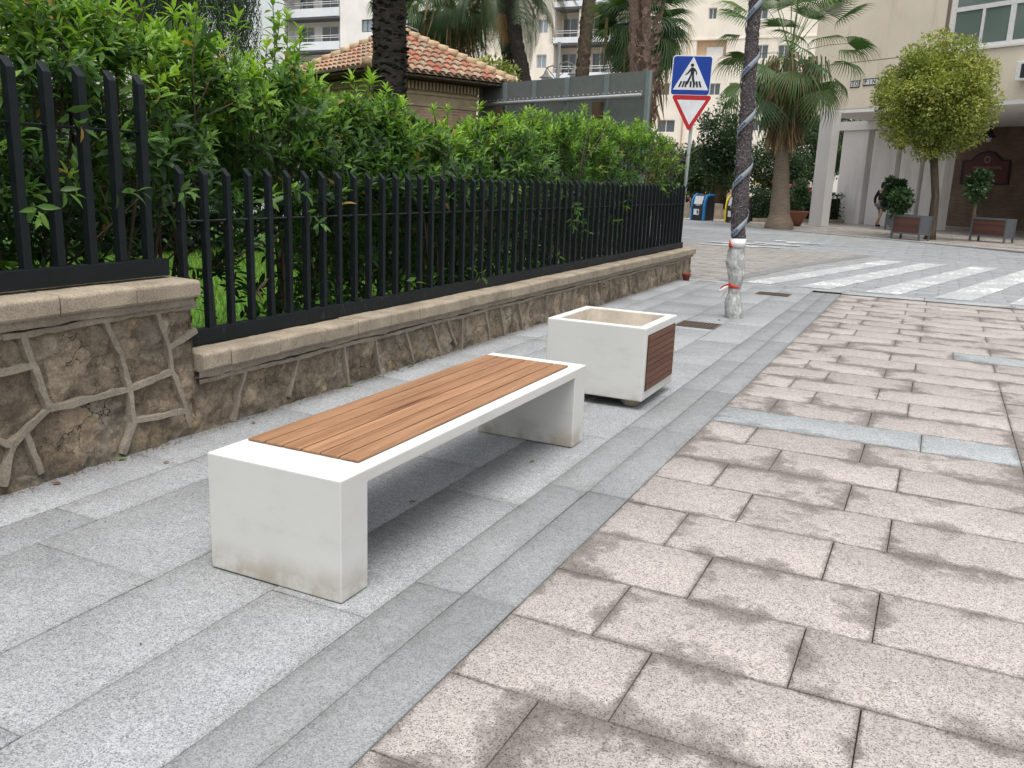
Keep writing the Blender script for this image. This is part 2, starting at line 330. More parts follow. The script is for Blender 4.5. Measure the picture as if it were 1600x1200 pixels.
def slabs(name,rects,mat,z=0.0,thick=.012,gap=.0018,kind='structure',bev=.002,parent=None,jit=.0015):
    """paving stones: rects (x0,y0,x1,y1) or with 4 corner points, one mesh, a joint between each"""
    V=[];Q=[];lo=[];hi=[];tn=[]
    for r in rects:
        x0,y0,x1,y1=r[:4]; zz=(r[4] if len(r)>4 else z)+random.uniform(-jit,jit); g=gap; b=len(V); e=bev
        V+=[(x0+g,y0+g,zz-thick),(x1-g,y0+g,zz-thick),(x1-g,y1-g,zz-thick),(x0+g,y1-g,zz-thick),
            (x0+g,y0+g,zz-e),(x1-g,y0+g,zz-e),(x1-g,y1-g,zz-e),(x0+g,y1-g,zz-e),
            (x0+g+e,y0+g+e,zz),(x1-g-e,y0+g+e,zz),(x1-g-e,y1-g-e,zz),(x0+g+e,y1-g-e,zz)]
        fs=[(8,9,10,11)]
        for k in range(4):
            l=(k+1)%4; fs+=[(k,l,4+l,4+k),(4+k,4+l,8+l,8+k)]
        Q+=[tuple(b+i for i in f) for f in fs]; tt=random.random()
        lo+=[(x0,y0,-5)]*9; hi+=[(x1,y1,5)]*9; tn+=[tt]*9
    o=rawmesh(name,np.array(V),np.array(Q),tn,mat,parent)
    me=o.data
    for nm,d in(('lo',lo),('hi',hi)):
        a=me.attributes.new(nm,'FLOAT_VECTOR','FACE'); a.data.foreach_set('vector',np.array(d,'f').ravel())
    if kind: o['kind']=kind
    return o
M['orange']=mk_leaf('fruit_stalks',(.30,.12,.03),(.45,.20,.05),(.55,.30,.10),.7,.1)
M['cornice']=mk_conc('pale_brick',(.66,.52,.36),.15,.35,40,.3)
M['hiptile']=mk_conc('hip_tile_clay',(.52,.38,.24),.2,.4,40,.3)
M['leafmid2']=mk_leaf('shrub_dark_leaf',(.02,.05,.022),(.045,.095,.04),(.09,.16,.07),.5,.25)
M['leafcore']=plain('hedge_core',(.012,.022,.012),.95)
M['boxgrey2']=M['boxgrey']
t=NT('office_glass'); M['officeglass']=t.fin((.13,.17,.155),.12,.7)
EXPOSURE=0.6
M['column']=mk_render('column_paint_dimmed',(.62,.60,.59),(.42,.38,.34),.35)  # pier paint darkened to offset the open light on the column
M['fringe']=plain('fibre_fringe',(.36,.33,.32),.9)
# ================================================================== GROUND
mb=MB(); mb.add([(-400,-300,-.03),(400,-300,-.03),(400,500,-.03),(-400,500,-.03)],[(0,1,2,3)])
tag(mb.build('ground',M['joint']),kind='structure')
KX=1.13
rows=[]
for k in range(-18,18):
    y0=3.6+.42*k; y1=y0+.42
    if k==-1: xs=[KX,2.36,2.88]; grey=1
    elif k==7: xs=[KX,1.42,2.04,2.56]; grey=0
    else: xs=[KX,1.42,2.04,2.88] if k%2==0 else [KX,1.63,2.26,2.88 if k<5 else 3.3]; grey=0
    if k<-1: xs=[KX,1.43,2.06,2.88] if (k%2==0) else [KX,1.64,2.27,2.88]
    if k==7: xs=[KX,1.63,2.56]
    rows.append((y0,y1,xs,grey,k))
pk=[];bg=[]
for y0,y1,xs,grey,k in rows:
    for a,b in zip(xs,xs[1:]): (bg if grey else pk).append((a,y0,b,y1))
    x=xs[-1]; o=0 if k%2 else .3
    if k==7: bg.append((2.56,y0,2.88+.9,y1)); x=3.78
    first=True
    while x<7.5:
        w=.62+o if first else .85; first=False
        pk.append((x,y0,min(x+w,7.5),y1)); x+=w
slabs('street_paving',pk,M['pink'])
tag(slabs('grey_paving_band',bg,M['blueg']),kind='structure')
ks=[]
for x0,x1,ph in((.72,.925,.28),(.925,1.13,.29)):
    y=ph-1.235*6
    while y<11.1:
        ks.append((x0,y,x1,min(y+1.235,11.17))); y+=1.235
slabs('kerb',ks,M['kerbg'])
gs=[]
for x0,x1,ph,L in((-1.36,-1.0,-.3,1.1),(-1.0,-.735,.1,1.25),(-.735,-.11,-.18,.88),(-.11,.31,-.99,1.27),(.31,.72,-.03,1.22)):
    y=ph-L*5
    while y<11.3:
        gs.append((x0,y,x1,min(y+L,11.45))); y+=L
slabs('pavement',gs,M['grey'],gap=.002)
# slot drain and the cement strip before the crossing
sd=empty('drain_channel',(2.5,11.2,0),'long dark slot drain running across the end of the pink paving','drain')
for k in range(14):
    a=KX+.02+k*.46; mb=MB(); mb.box((a,11.18,-.02),(a+.45,11.19,.002)); mb.box((a,11.235,-.02),(a+.45,11.245,.002))
    for j in range(15): mb.box((a+.01+j*.03,11.19,-.02),(a+.022+j*.03,11.235,-.001))
    mb.build('grating',M['grate'],sd)
slabs('crossing_strip',[(x,11.26,x+1.1,11.66) for x in np.arange(KX-.005,8,1.1)]+[(x,11.46,x+.9,11.66) for x in np.arange(-1.5,.95,.88)],M['blueg'])
# crossing road: setts
rs=[]
def curve_x(y): # edge between the brown paving and the zebra field
    return -.45+(y-11.86)*.13 if y<15.2 else -.016+(y-15.2)*.225
y=11.68; j=0
while y<20.2:
    x=-6 - (j%2)*.3
    h=.28
    while x<16:
        w=.6
        rs.append((x,y,x+w,y+h)); x+=w
    y+=h; j+=1
rb=[r for r in rs if r[0]>curve_x(r[1])-.3]; bb=[(r[0],r[1],r[2],r[3]) for r in rs if r[0]<=curve_x(r[1])-.3]
slabs('road',rb,M['roadp'],jit=.001)
slabs('brown_paving',bb,M['brownp'],jit=.001)
rr=[]
y=20.2;j=0
while y<34:
    x=-26-(j%2)*.4
    while x<26: rr.append((x,y,x+.8,y+.4,.088*min(1,(y-20.2)/5.5))); x+=.8
    y+=.4;j+=1
slabs('far_road',rr,M['roadp'],jit=.001)
mb=MB(); mb.box((-60,-20,-.025),(-6.3,20.2,-.012)); tag(mb.build('lawn_soil',M['soil']),kind='structure')
# painted crossing: worn white bars laid on the setts
zm=MB(); dx=.19
for x0,x1 in((-.38,.04),(.43,.90),(1.38,1.87),(2.33,2.84),(3.3,3.8),(4.3,4.8)):
    n=26; L=7.0
    vs=[];
    for i in range(n+1):
        yy=11.75+L*i/n; sh=.235*(yy-11.75)
        for x in (x0,x1): vs.append((x+sh+random.uniform(-.008,.008),yy,.0045))
    zm.add(vs,[(2*i,2*i+1,2*i+3,2*i+2) for i in range(n)])
zm=zm.build('zebra_markings',M['paint']); tag(zm,kind='structure')
# a light granite edging curving beside the crossing
em=MB(); vs=[]
for i in range(31):
    yy=11.72+i*.28; x=curve_x(yy)-.32; vs+=[(x,yy,.0045),(x+.26,yy,.0045)]
em.add(vs,[(2*i,2*i+1,2*i+3,2*i+2) for i in range(30)]); tag(em.build('crossing_edging',M['kerbg']),kind='structure')
# worn give-way paint on the far road
wp=MB()
for i in range(9):
    p=onz(1092+i*17,385-abs(i-4)*.8-(i%2)*3,.0); p.z=.088*max(0,min(1,(p.y+.4-20.2)/5.5))+.006; wp.obox(p,(.9,.05,0),(-.05,.38,0),(0,0,.0045))
tag(wp.build('worn_road_marking',M['paint']),kind='structure')
# far plaza with its kerb, parallel to the arcade
FU=Vector((.836,-.549,0)); FN=Vector((.549,.836,0))
K0=onz(1300,371); 
pm=MB(); A=K0-FU*5; 
pts=[K0-FU*3.2,K0+FU*40,K0+FU*40+FN*80,K0-FU*60+FN*80,Vector((-70,36,0)),Vector((-14,35,0)),Vector((-5.2,32.6,0))]
kb=[(p.x,p.y) for p in pts]
pm.add([(x,y,.10) for x,y in kb]+[(x,y,-.02) for x,y in kb],[tuple(range(7))]+[(i,(i+1)%7,7+(i+1)%7,7+i) for i in range(7)])
tp=NT('plaza_slabs')
br=tp.N('ShaderNodeTexBrick'); tp.L(tp.W,br.inputs['Vector']); br.inputs['Scale'].default_value=1; br.inputs['Brick Width'].default_value=.9; br.inputs['Row Height'].default_value=.6; br.inputs['Mortar Size'].default_value=.006
br.inputs['Color1'].default_value=(.40,.37,.34,1); br.inputs['Color2'].default_value=(.33,.31,.285,1); br.inputs['Mortar'].default_value=(.14,.13,.12,1)
c=tp.mix(1,br.outputs[0],tp.ramp(tp.noise(.9,5,.6),[(.3,.75),(.7,1.08)]),'MULTIPLY'); M['plazaf']=tp.fin(c,tp.ramp(tp.noise(1.2,3),[(.35,.22),(.65,.5)]),.5)
tag(pm.build('plaza',M['plazaf']),kind='structure')
km=MB(); km.obox(K0-FU*3.2-FN*.16+Vector((0,0,-.02)),FU*43,FN*.155,(0,0,.128)); tag(km.build('plaza_kerb',M['kerbg'],bevel=.015),kind='structure')
rp=MB(); rp.add([(-14,35.2,.104),(-5.6,35.2,.104),(-5.2,60,.104),(-26,60,.104)],[(0,1,2,3)]); tag(rp.build('red_paving',M['redpave']),kind='structure')
# lawn inside the railings
lm=MB(); lm.add([(-60,-20,.02),(-1.7,-20,.02),(-1.7,11.9,.02),(-60,22,.02)],[(0,1,2,3)]); 
t=NT('lawn_green'); M['lawn']=t.fin(t.ramp(t.noise(18,5,.7),[(.3,(.04,.09,.02)),(.7,(.11,.24,.04))]),.9,.1)
tag(lm.build('lawn',M['lawn']),kind='structure')
n=26000; T=np.stack([RNG.uniform(-9,-3.0,n),RNG.uniform(-1,10,n),np.full(n,.02)],1)
D=np.stack([RNG.normal(0,.35,n),RNG.normal(0,.35,n),np.ones(n)],1)
o=inst('grass',[(-.06,0,0),(.06,0,0),(0,1,.15)],[(0,1,2)],frames(D,rdir(n)),T,RNG.uniform(.06,.14,n),RNG.uniform(.5,1,n),M['leaf']); tag(o,kind='stuff')
# ================================================================== GARDEN WALL
WX=-1.32; YE=12.02
wall=empty('garden_wall',(WX,5,0),'long low rubble stone wall stepping down under the black railings','wall')
def stone_face(y0,y1,z1,step,z0=-.03):
    ny=int((y1-y0)/step); nz=max(2,int((z1-z0)/step)); V=[];
    for i in range(ny+1):
        for j in range(nz+1):
            y=y0+(y1-y0)*i/ny; z=z0+(z1-z0)*j/nz; p=Vector((0,y,z))
            e=noise.fractal(p*6,.8,2,5)*.017+noise.fractal(p*26+Vector((5,0,0)),.8,2,3)*.008
            vd=noise.voronoi(p*5.0+Vector((0,noise.noise(p*9)*.5,noise.noise(p*9+Vector((3,3,3)))*.5)))[0]; e+=.018*min(1,(vd[1]-vd[0])*2.2)-.012+.010*(noise.cell(p*5)-.5)*0
            foot=.02*max(0,1-z/.12)*(.5+noise.noise(p*4))
            V.append((WX-.006+e+foot,y,z))
    Fc=[(i*(nz+1)+j,(i+1)*(nz+1)+j,(i+1)*(nz+1)+j+1,i*(nz+1)+j+1) for i in range(ny) for j in range(nz)]
    return V,Fc
mb=MB()
v,f=stone_face(-3.2,1.232,.80,.014); mb.add(v,f,0,True)
v,f=stone_face(1.228,4.6,.385,.014); mb.add(v,f,0,True)
v,f=stone_face(4.6,YE,.385,.022); mb.add(v,f,0,True)
mb.box((WX-.30,-3.2,-.05),(WX-.045,1.232,.795)); mb.box((WX-.30,1.235,-.05),(WX-.045,YE-.02,.384))
mb.add([(WX-.05,1.232,0),(WX+.0,1.232,0),(WX+.0,1.232,.8),(WX-.05,1.232,.8)],[(0,1,2,3)])
# end return of the wall
ve=[];
for i in range(15):
    for j in range(19):
        x=WX-.30+.30*i/14; z=-.03+.41*j/18; p=Vector((x*1,0,z)); ve.append((x,YE+.012*noise.fractal(p*8,1,2,4),z))
mb.add(ve,[(i*19+j,(i+1)*19+j,(i+1)*19+j+1,i*19+j+1) for i in range(14) for j in range(18)],0,True)
body=mb.build('rubble_wall',M['stone'],wall)
# ribbon pointing, traced from the photograph
def q(x,y): 
    p=onx(x/3,380+y/3,WX); return (p.y,p.z)
rib=[[(0,440),(100,430),(250,402),(490,357),(610,335),(730,317),(915,290)],[(100,430),(132,530),(160,590),(225,770)],[(-150,650),(0,612),(150,572)],
 [(490,360),(520,440),(560,520),(605,690)],[(730,320),(765,420),(790,500),(800,595),(835,680),(868,780),(882,860)],[(790,490),(850,450),(915,408)],
 [(225,775),(330,755),(450,722),(605,682),(700,645),(800,600)],[(225,775),(140,860),(55,942),(30,1040),(18,1140)],[(-200,880),(0,928),(55,950)],
 [(118,895),(150,980),(190,1080)],[(605,690),(612,760),(625,838),(600,910),(575,990)],[(625,832),(740,812),(868,783)],[(-300,1180),(-80,900),(0,928)],[(-300,560),(-230,700),(-200,880)],[(-500,700),(-230,700)],[(-450,1000),(-300,1180)],
 [(-520,520),(-250,490),(0,440)]]
rm=MB()
def ribbon(poly,w=.0145,x=WX+.014):
    pts=[];
    for (a,b) in zip(poly,poly[1:]):
        n=max(2,int(math.hypot(b[0]-a[0],b[1]-a[1])/.04))
        for i in range(n): 
            t=i/n; pts.append((a[0]+(b[0]-a[0])*t,a[1]+(b[1]-a[1])*t))
    pts.append(poly[-1]); vs=[]
    for i,(y,z) in enumerate(pts):
        a=pts[max(0,i-1)];b=pts[min(len(pts)-1,i+1)]; d=Vector((0,b[0]-a[0],b[1]-a[1])).normalized(); nn=Vector((0,-d.z,d.y))
        y+=random.uniform(-.0025,.0025); z+=random.uniform(-.0025,.0025); ww=w*random.uniform(.75,1.2); xx=x+random.uniform(-.002,.002)+.004*noise.noise(Vector((y*6,z*6,3)))
        c=Vector((xx,y,z)); vs+=[c+nn*(ww+.005)+Vector((-.045,0,0)),c+nn*ww,c-nn*ww,c-nn*(ww+.005)+Vector((-.045,0,0))]
    rm.add(vs,[(4*i+k,4*i+k+1,4*i+k+5,4*i+k+4) for i in range(len(pts)-1) for k in range(3)],0,False)
for r in rib: ribbon([q(*p) for p in r])
# ledge band and pointing of the low run
ribbon([(1.26+.3*i,.292+.006*math.sin(i*1.7)) for i in range(36)],.013)
y=1.62
random.seed(5)
while y<YE-.1:
    zt=.285; lean=random.choice([0,0,.05,.12,-.1,.16]); zb=random.choice([0.0,0.0,.05]); ribbon([(y,zt),(y+lean*.5,zt*.55),(y+lean,zb)],.011)
    y+=random.uniform(.24,.5)
rm.build('mortar_ribbon',M['mortar'],wall)
lm=MB()
def ledge(y0,y1,z0,z1,xf):
    n=int((y1-y0)/.03); vs=[]
    for i in range(n+1):
        y=y0+(y1-y0)*i/n; a=.008*noise.fractal(Vector((y*7,z0,1)),1,2,3); b=.008*noise.fractal(Vector((y*9,z0,8)),1,2,3)
        vs+=[(WX-.05,y,z0+a),(xf+b,y,z0+a),(xf+.006+b*.6,y,z1),(WX-.05,y,z1)]
    lm.add(vs,[(4*i+k,4*i+k+1,4*i+k+5,4*i+k+4) for i in range(n) for k in range(3)],0,False)
ledge(-3.2,1.228,.735,.775,-1.288); ledge(1.24,YE,.318,.358,-1.29)
lm.build('mortar_ledge',M['mortar'],wall)
def coping(y0,y1,z0,z1,xf,xb=-1.66):
    m=MB(); r=.02; dz=random.uniform(-.003,.003); dx=random.uniform(-.004,.004)
    prof=[(xb,z0),(xf-.012+dx,z0)]
    for k in range(4):
        a=k/3*PI/2; prof.append((xf+dx-r*(1-math.sin(PI/2-0))*0-r*(1-math.cos(a)) if True else 0, 0))
    prof=[(xb,z0),(xf-.010+dx,z0),(xf+dx,z0+.012)]+[(xf+dx-r*(1-math.cos(a*PI/8)),z1-r+r*math.sin(a*PI/8)) for a in range(5)]+[(xb,z1+.004)]
    ys=[y0+.002,y0+.008]+list(np.linspace(y0+.05,y1-.05,5))+[y1-.008,y1-.002]
    vs=[]
    for i,y in enumerate(ys):
        s=.006 if i in(0,len(ys)-1) else 0
        for x,z in prof:
            nz=.0035*noise.noise(Vector((x*20,y*20,z*20)))
            vs.append((x-(s if x>xb+.1 else 0)+nz,y,z+dz-(s if z>z0+.05 else 0)+nz))
    n=len(prof); fs=[(i*n+k,i*n+k+1,(i+1)*n+k+1,(i+1)*n+k) for i in range(len(ys)-1) for k in range(n-1)]
    fs+=[tuple(range(n)),tuple((len(ys)-1)*n+k for k in range(n))]
    m.add(vs,fs,0,False); return m
for k in range(11):
    y1=1.25-.425*k
    coping(y1-.425,y1,.78,.872,-1.25).build('coping_stone',M['coping'],wall)
y=1.245; first=True
while y<YE:
    y2=min(y+(.215 if first else .408),YE+.03); first=False
    if YE-y2<.2: y2=YE+.03
    coping(y,y2,.362,.46,-1.25,-1.66).build('coping_stone',M['coping'],wall); y=y2
# ================================================================== RAILINGS
def picket(y,z0,z1,w,d,x,cut,mat,parent,lean=0):
    m=MB(); xf=x+d/2; xb=x-d/2
    m.add([(xb,y-w/2,z0),(xf,y-w/2,z0),(xf,y+w/2,z0),(xb,y+w/2,z0),(xb,y-w/2,z1),(xf,y-w/2,z1-cut),(xf,y+w/2,z1-cut),(xb,y+w/2,z1)],
          [(0,3,2,1),(4,5,6,7),(0,1,5,4),(1,2,6,5),(2,3,7,6),(3,0,4,7)])
    m.build('picket',mat,parent,bevel=.002,seg=1)
FX=-1.455
f1=empty('railing',(FX,-1,.88),'taller section of black iron railing on the high end of the wall','railing','black iron railings on the stone wall')
f2=empty('railing',(FX,6,.46),'long lower section of black iron railing running away to the corner','railing','black iron railings on the stone wall')
for k in range(25): picket(1.09-.1755*k+random.uniform(-.002,.002),.93,1.905,.042,.045,FX,.05,M['iron'],f1)
for k in range(60): picket(1.325+.1766*k+random.uniform(-.002,.002),.50,1.465+random.uniform(-.004,.004),.034,.042,FX,.045,M['iron'],f2)
m=MB(); m.box((FX-.03,-3.2,.885),(FX+.03,1.20,.975)); m.build('bottom_rail',M['iron'],f1,bevel=.003)
m=MB(); m.box((FX-.03,1.275,.468),(FX+.03,11.84,.555)); m.build('bottom_rail',M['iron'],f2,bevel=.003)
m=MB(); m.tube([(FX,-3.2,1.62),(FX,1.10,1.62)],.007,8); m.build('thin_rail',M['iron'],f1)
m=MB(); m.tube([(FX,1.3,1.165),(FX,11.76,1.165)],.0065,8); m.build('thin_rail',M['iron'],f2)
# ================================================================== BENCH
W,L,t_,s_,H=.5954,2.2818,.1587,.05,.45
b=empty('bench',(W/2,L/2,0),'long white concrete bench with an oiled wooden slat seat','bench')
m=MB(); 
sx0=onz(385.8,689.8,H).x; sy0=onz(560.8,725.5,H).y; sy1=onz(761,557.6,H).y; sx1=onz(560.8,725.5,H).x
sx0,sx1,sy0,sy1=round(sx0,3),round(sx1,3),round(sy0,3),round(sy1,3)
prof=[(0,0),(t_,0),(t_,H-s_),(L-t_,H-s_),(L-t_,0),(L,0),(L,H),(0,H)]
m.prism((0,0,.003),(0,1,0),(0,0,1),prof,(W,0,0))
fr=m.build('concrete_frame',M['white'],b,bevel=.007,seg=3)
def tonefix(o,v):
    a=o.data.attributes.new('tone','FLOAT','POINT'); a.data.foreach_set('value',np.full(len(o.data.vertices),v,'f'))
ws=(sx1-sx0)/6
m=MB(); m.box((sx0+.004,sy0+.006,H+.0032),(sx1-.004,sy1-.006,H+.0052)); m.build('slat_gap_shade',M['gratedark'],b)  # dark sheet added so the slat gaps read as shade
for k in range(6):
    m=MB(); m.box((sx0+k*ws+.0033,sy0,H+.0056),(sx0+(k+1)*ws-.0033,sy1+random.uniform(-.003,.003),H+.0140+random.uniform(-.0006,.0006)))
    o=m.build('seat_slat',M['wood'],b,bevel=.002); tonefix(o,random.Random(k*3+1).random())
# ================================================================== EMPTY PLANTER
px,py,pw,pl,ph,pg=-.023,3.138,.698,.7256,.552,.06
p=empty('planter',(px+pw/2,py+pl/2,0),'empty white concrete planter box with dark wooden side slats','planter')
m=MB(); th=.062
o_=[(px,py),(px+pw,py),(px+pw,py+pl),(px,py+pl)]; i_=[(px+th,py+th),(px+pw-th,py+th),(px+pw-th,py+pl-th),(px+th,py+pl-th)]
vs=[(x,y,pg) for x,y in o_]+[(x,y,ph) for x,y in o_]+[(x,y,ph) for x,y in i_]+[(x,y,.16) for x,y in i_]
fs=[(0,3,2,1)]+[(k,(k+1)%4,4+(k+1)%4,4+k) for k in range(4)]+[(4+k,4+(k+1)%4,8+(k+1)%4,8+k) for k in range(4)]+[(8+k,8+(k+1)%4,12+(k+1)%4,12+k) for k in range(4)]+[(12,13,14,15)]
m.add(vs,fs); bx=m.build('concrete_box',[M['white'],M['whitein']],p,bevel=.010,seg=3)
for pl_ in bx.data.polygons:
    c=pl_.center+p.location
    if px+th-.002<=c.x<=px+pw-th+.002 and py+th-.002<=c.y<=py+pl-th+.002 and c.z<ph-.006 and c.z>.1: pl_.material_index=1
X=px+pw; ya,yb=py+.05,py+pl-.045; za,zb=.125,.495
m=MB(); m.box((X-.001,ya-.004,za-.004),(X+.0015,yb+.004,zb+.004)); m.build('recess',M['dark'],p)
for k in range(9):
    h=(zb-za)/9; m=MB(); m.box((X+.0017,ya,za+k*h+.0018),(X+.009,yb,za+(k+1)*h-.0018)); o=m.build('side_slat',M['wood2'],p,bevel=.0015); tonefix(o,random.Random(k+40).random())
for x,y in((px+.11,py+.11),(px+pw-.11,py+.11),(px+pw-.11,py+pl-.11),(px+.11,py+pl-.11)):
    m=MB(); m.lathe((x,y,.001),[(0,0),(.045,0),(.055,.012),(.075,.055),(.075,.062),(0,.062)],14); m.build('foot',M['coping'],p)
# ================================================================== GRATES, POT, LITTER
def grate(x0,y0,x1,y1,label):
    g=empty('drain_grate',((x0+x1)/2,(y0+y1)/2,0),label,'drain grate','cast iron drain grates in the pavement')
    m=MB(); m.box((x0,y0,.0012),(x1,y1,.0022)); m.build('gully',M['gratedark'],g)
    m=MB(); z=.007
    for a in((x0,y0,x1,y0+.015),(x0,y1-.015,x1,y1),(x0,y0+.0152,x0+.015,y1-.0152),(x1-.015,y0+.0152,x1,y1-.0152)): m.box((a[0],a[1],.0024),(a[2],a[3],z))
    n=11
    for k in range(n):
        x=x0+.02+(x1-x0-.04)*k/(n-1); m.box((x-.009,y0+.016,.0024),(x+.009,y1-.016,z-.0005))
    m.box((x0+.016,(y0+y1)/2-.006,.0024),(x1-.016,(y0+y1)/2+.006,z-.001)); m.build('bars',M['grate'],g)
a=onz(1056,507);b_=onz(1127,508);c_=onz(1113,515); grate(a.x,c_.y,b_.x,onz(1066,501).y,'rusty drain grate in the pavement behind the white planter')
grate(.07,10.28,.52,10.62,'rusty drain grate beyond the wrapped tree, near the crossing')
m=MB(); P0=onz(1075,440); P0=Vector((-1.19,11.3,0)); m.lathe(P0,[(0,.001),(.048,.001),(.062,.085),(.07,.088),(.07,.115),(.062,.115),(.055,.03),(0,.03)],20)
tag(m.build('flower_pot',M['rust']),'small red flower pot at the foot of the far wall end','pot')
def litter(px,py,s,mat,label,cat='leaf',rot=0):
    P=onz(px,py); m=MB(); n=5; vs=[]
    for i in range(n+1):
        t=i/n; w=.28*math.sin(PI*min(1,t*.97+.02))*s; z=.004+.18*s*math.sin(t*PI)*.5
        d=Vector((math.cos(rot),math.sin(rot),0)); nn=Vector((-d.y,d.x,0)); c=P+d*(t-.5)*s
        vs+=[c+nn*w+Vector((0,0,z+.1*s)),c+Vector((0,0,z)),c-nn*w+Vector((0,0,z+.06*s))]
    m.add(vs,[(3*i+k,3*i+k+1,3*i+k+4,3*i+k+3) for i in range(n) for k in range(2)],0,True)
    tag(m.build('fallen_leaf',M[mat]),label,cat,'leaves fallen on the pavement')
litter(190,719,.05,'greenleaf','green fallen leaf on the pavement against the tall part of the wall',rot=.6)
litter(832,722,.035,'greenleaf','curled yellow green leaf on the ground under the far end of the bench',rot=1.2)
litter(644,786,.03,'brownleaf','small brown leaf in the shade under the middle of the bench',rot=.2)
litter(88,757,.045,'brownleaf','brown fallen leaf at the wall foot near the left edge',rot=.4)
litter(396,662,.04,'brownleaf','brown leaf on the pavement just left of the bench seat',rot=2)
litter(546,604,.05,'greenleaf','yellow green leaf between the wall and the middle of the bench',rot=.3)
litter(642,573,.05,'greenleaf','green leaf between the wall and the far half of the bench',rot=1)
litter(621,579,.04,'brownleaf','brown leaf beside a green one between wall and bench',rot=2.4)
litter(260,724,.03,'brownleaf','dark leaf scrap on the pavement left of the near bench end',rot=1.4)
litter(1124,501,.05,'brownleaf','dry leaf at the foot of the plastic wrapped tree',rot=1.4)
n=2600; yy=RNG.uniform(-2,12,n); dd=np.abs(RNG.normal(0,.035,n)); far=RNG.uniform(0,1,n)<.10; dd=np.where(far,RNG.uniform(0,1.9,n),dd)
T=np.stack([-1.305+dd,yy,np.full(n,.0035)],1); D=RNG.normal(size=(n,3)); D[:,2]=np.abs(D[:,2])*.15
o=inst('grit',[(-.5,0,0),(.5,0,0),(.3,.9,.25),(-.3,.8,.2)],[(0,1,2,3)],frames(D,np.tile([[0,0,1.]],(n,1))+rdir(n)*.3),T,RNG.uniform(.003,.011,n)*np.where(far,.8,1),RNG.uniform(0,1,n),M['deadleaf']); tag(o,kind='stuff')
random.seed(21)
# ================================================================== WRAPPED YOUNG TREE
prof=[(497,1133,1160),(488,1132,1161),(470,1134,1158),(458,1138,1156),(448,1139,1157),(430,1138,1163),(410,1135,1163),(392,1138,1163),(380,1142,1164),(372,1143,1165),(350,1142,1164),(330,1142,1168),(310,1144,1171),(295,1147,1171),(275,1149,1171),(255,1149,1174),(237,1151,1174),(220,1154,1175),(200,1155,1177),(175,1156,1178),(150,1158,1180),(120,1160,1181),(95,1162,1184),(70,1164,1185),(45,1167,1187),(20,1169,1189),(0,1170,1190)]
Y0=7.8; ctr=[];rad=[]
for y,a,b2 in prof:
    A=ony(a,y,Y0);B=ony(b2,y,Y0); ctr.append(((A+B)/2)); rad.append((B-A).length/2*.97)
ctr[0].z=.002
while ctr[-1].z<5.6: ctr.append(ctr[-1]+Vector((.012,0,.2))); rad.append(rad[-1]*.985)
tr=empty('young_tree',(ctr[0].x,Y0,0),'slim street tree wrapped in dark fibre, lettered tape and clear plastic','tree')
def finetube(i0,i1,amp,fr,nn,sub,seed,grow=0,name='x',mat=None,ribs=False,parent=None):
    m=MB(); vs=[]; rings=[]
    for i in range(i0,i1):
        for k in range(sub):
            t=k/sub; rings.append((ctr[i].lerp(ctr[i+1],t),rad[i]*(1-t)+rad[i+1]*t))
    rings.append((ctr[i1],rad[i1]))
    for c,r in rings:
        for k in range(nn):
            a=2*PI*k/nn; d=Vector((math.cos(a),math.sin(a),0)); p=Vector((d.x*.12,d.y*.12,c.z))
            e=noise.fractal(p*fr+Vector((seed,0,0)),.9,2,4)*amp
            if ribs: e+=amp*1.2*abs(math.sin(a*5+c.z*9+2*noise.noise(p*6)))*(.4+noise.noise(p*4))
            vs.append(c+d*(r+grow+e))
    n=len(rings); m.add(vs,[(i*nn+k,i*nn+(k+1)%nn,(i+1)*nn+(k+1)%nn,(i+1)*nn+k) for i in range(n-1) for k in range(nn)],0,True)
    return m.build(name,mat,parent)
finetube(0,len(ctr)-1,.004,20,20,3,1,grow=-.02,name='trunk',mat=M['bark'],parent=tr)
finetube(9,len(ctr)-1,.011,26,40,7,3,name='fibre_wrap',mat=M['burlap'],parent=tr)
finetube(0,5,.007,14,40,8,5,grow=.002,name='plastic_wrap',mat=M['plastic'],ribs=True,parent=tr)
finetube(5,9,.008,14,40,8,6,grow=.002,name='plastic_wrap',mat=M['plastic'],ribs=True,parent=tr)
nh=1500; T=[];D=[]
for i in range(nh):
    z=random.uniform(ctr[9].z,ctr[-1].z-.1)
    for k_ in range(len(ctr)-1):
        if ctr[k_].z<=z<=ctr[k_+1].z: break
    tt_=(z-ctr[k_].z)/(ctr[k_+1].z-ctr[k_].z); c_=ctr[k_].lerp(ctr[k_+1],tt_); r_0=rad[k_]*(1-tt_)+rad[k_+1]*tt_; a=random.uniform(0,6.283); d=Vector((math.cos(a),math.sin(a),random.gauss(0,.8)))
    T.append((c_.x+math.cos(a)*(r_0+.004),c_.y+math.sin(a)*(r_0+.004),z)); D.append(tuple(d+Vector((-math.sin(a),math.cos(a),0))*random.gauss(0,1.2)))
inst('loose_fibres',[(-.09,0,0),(.09,0,0),(0,1,0)],[(0,1,2)],frames(np.array(D),rdir(nh)),np.array(T),RNG.uniform(.015,.035,nh),RNG.uniform(0,1,nh),M['fringe'],tr)
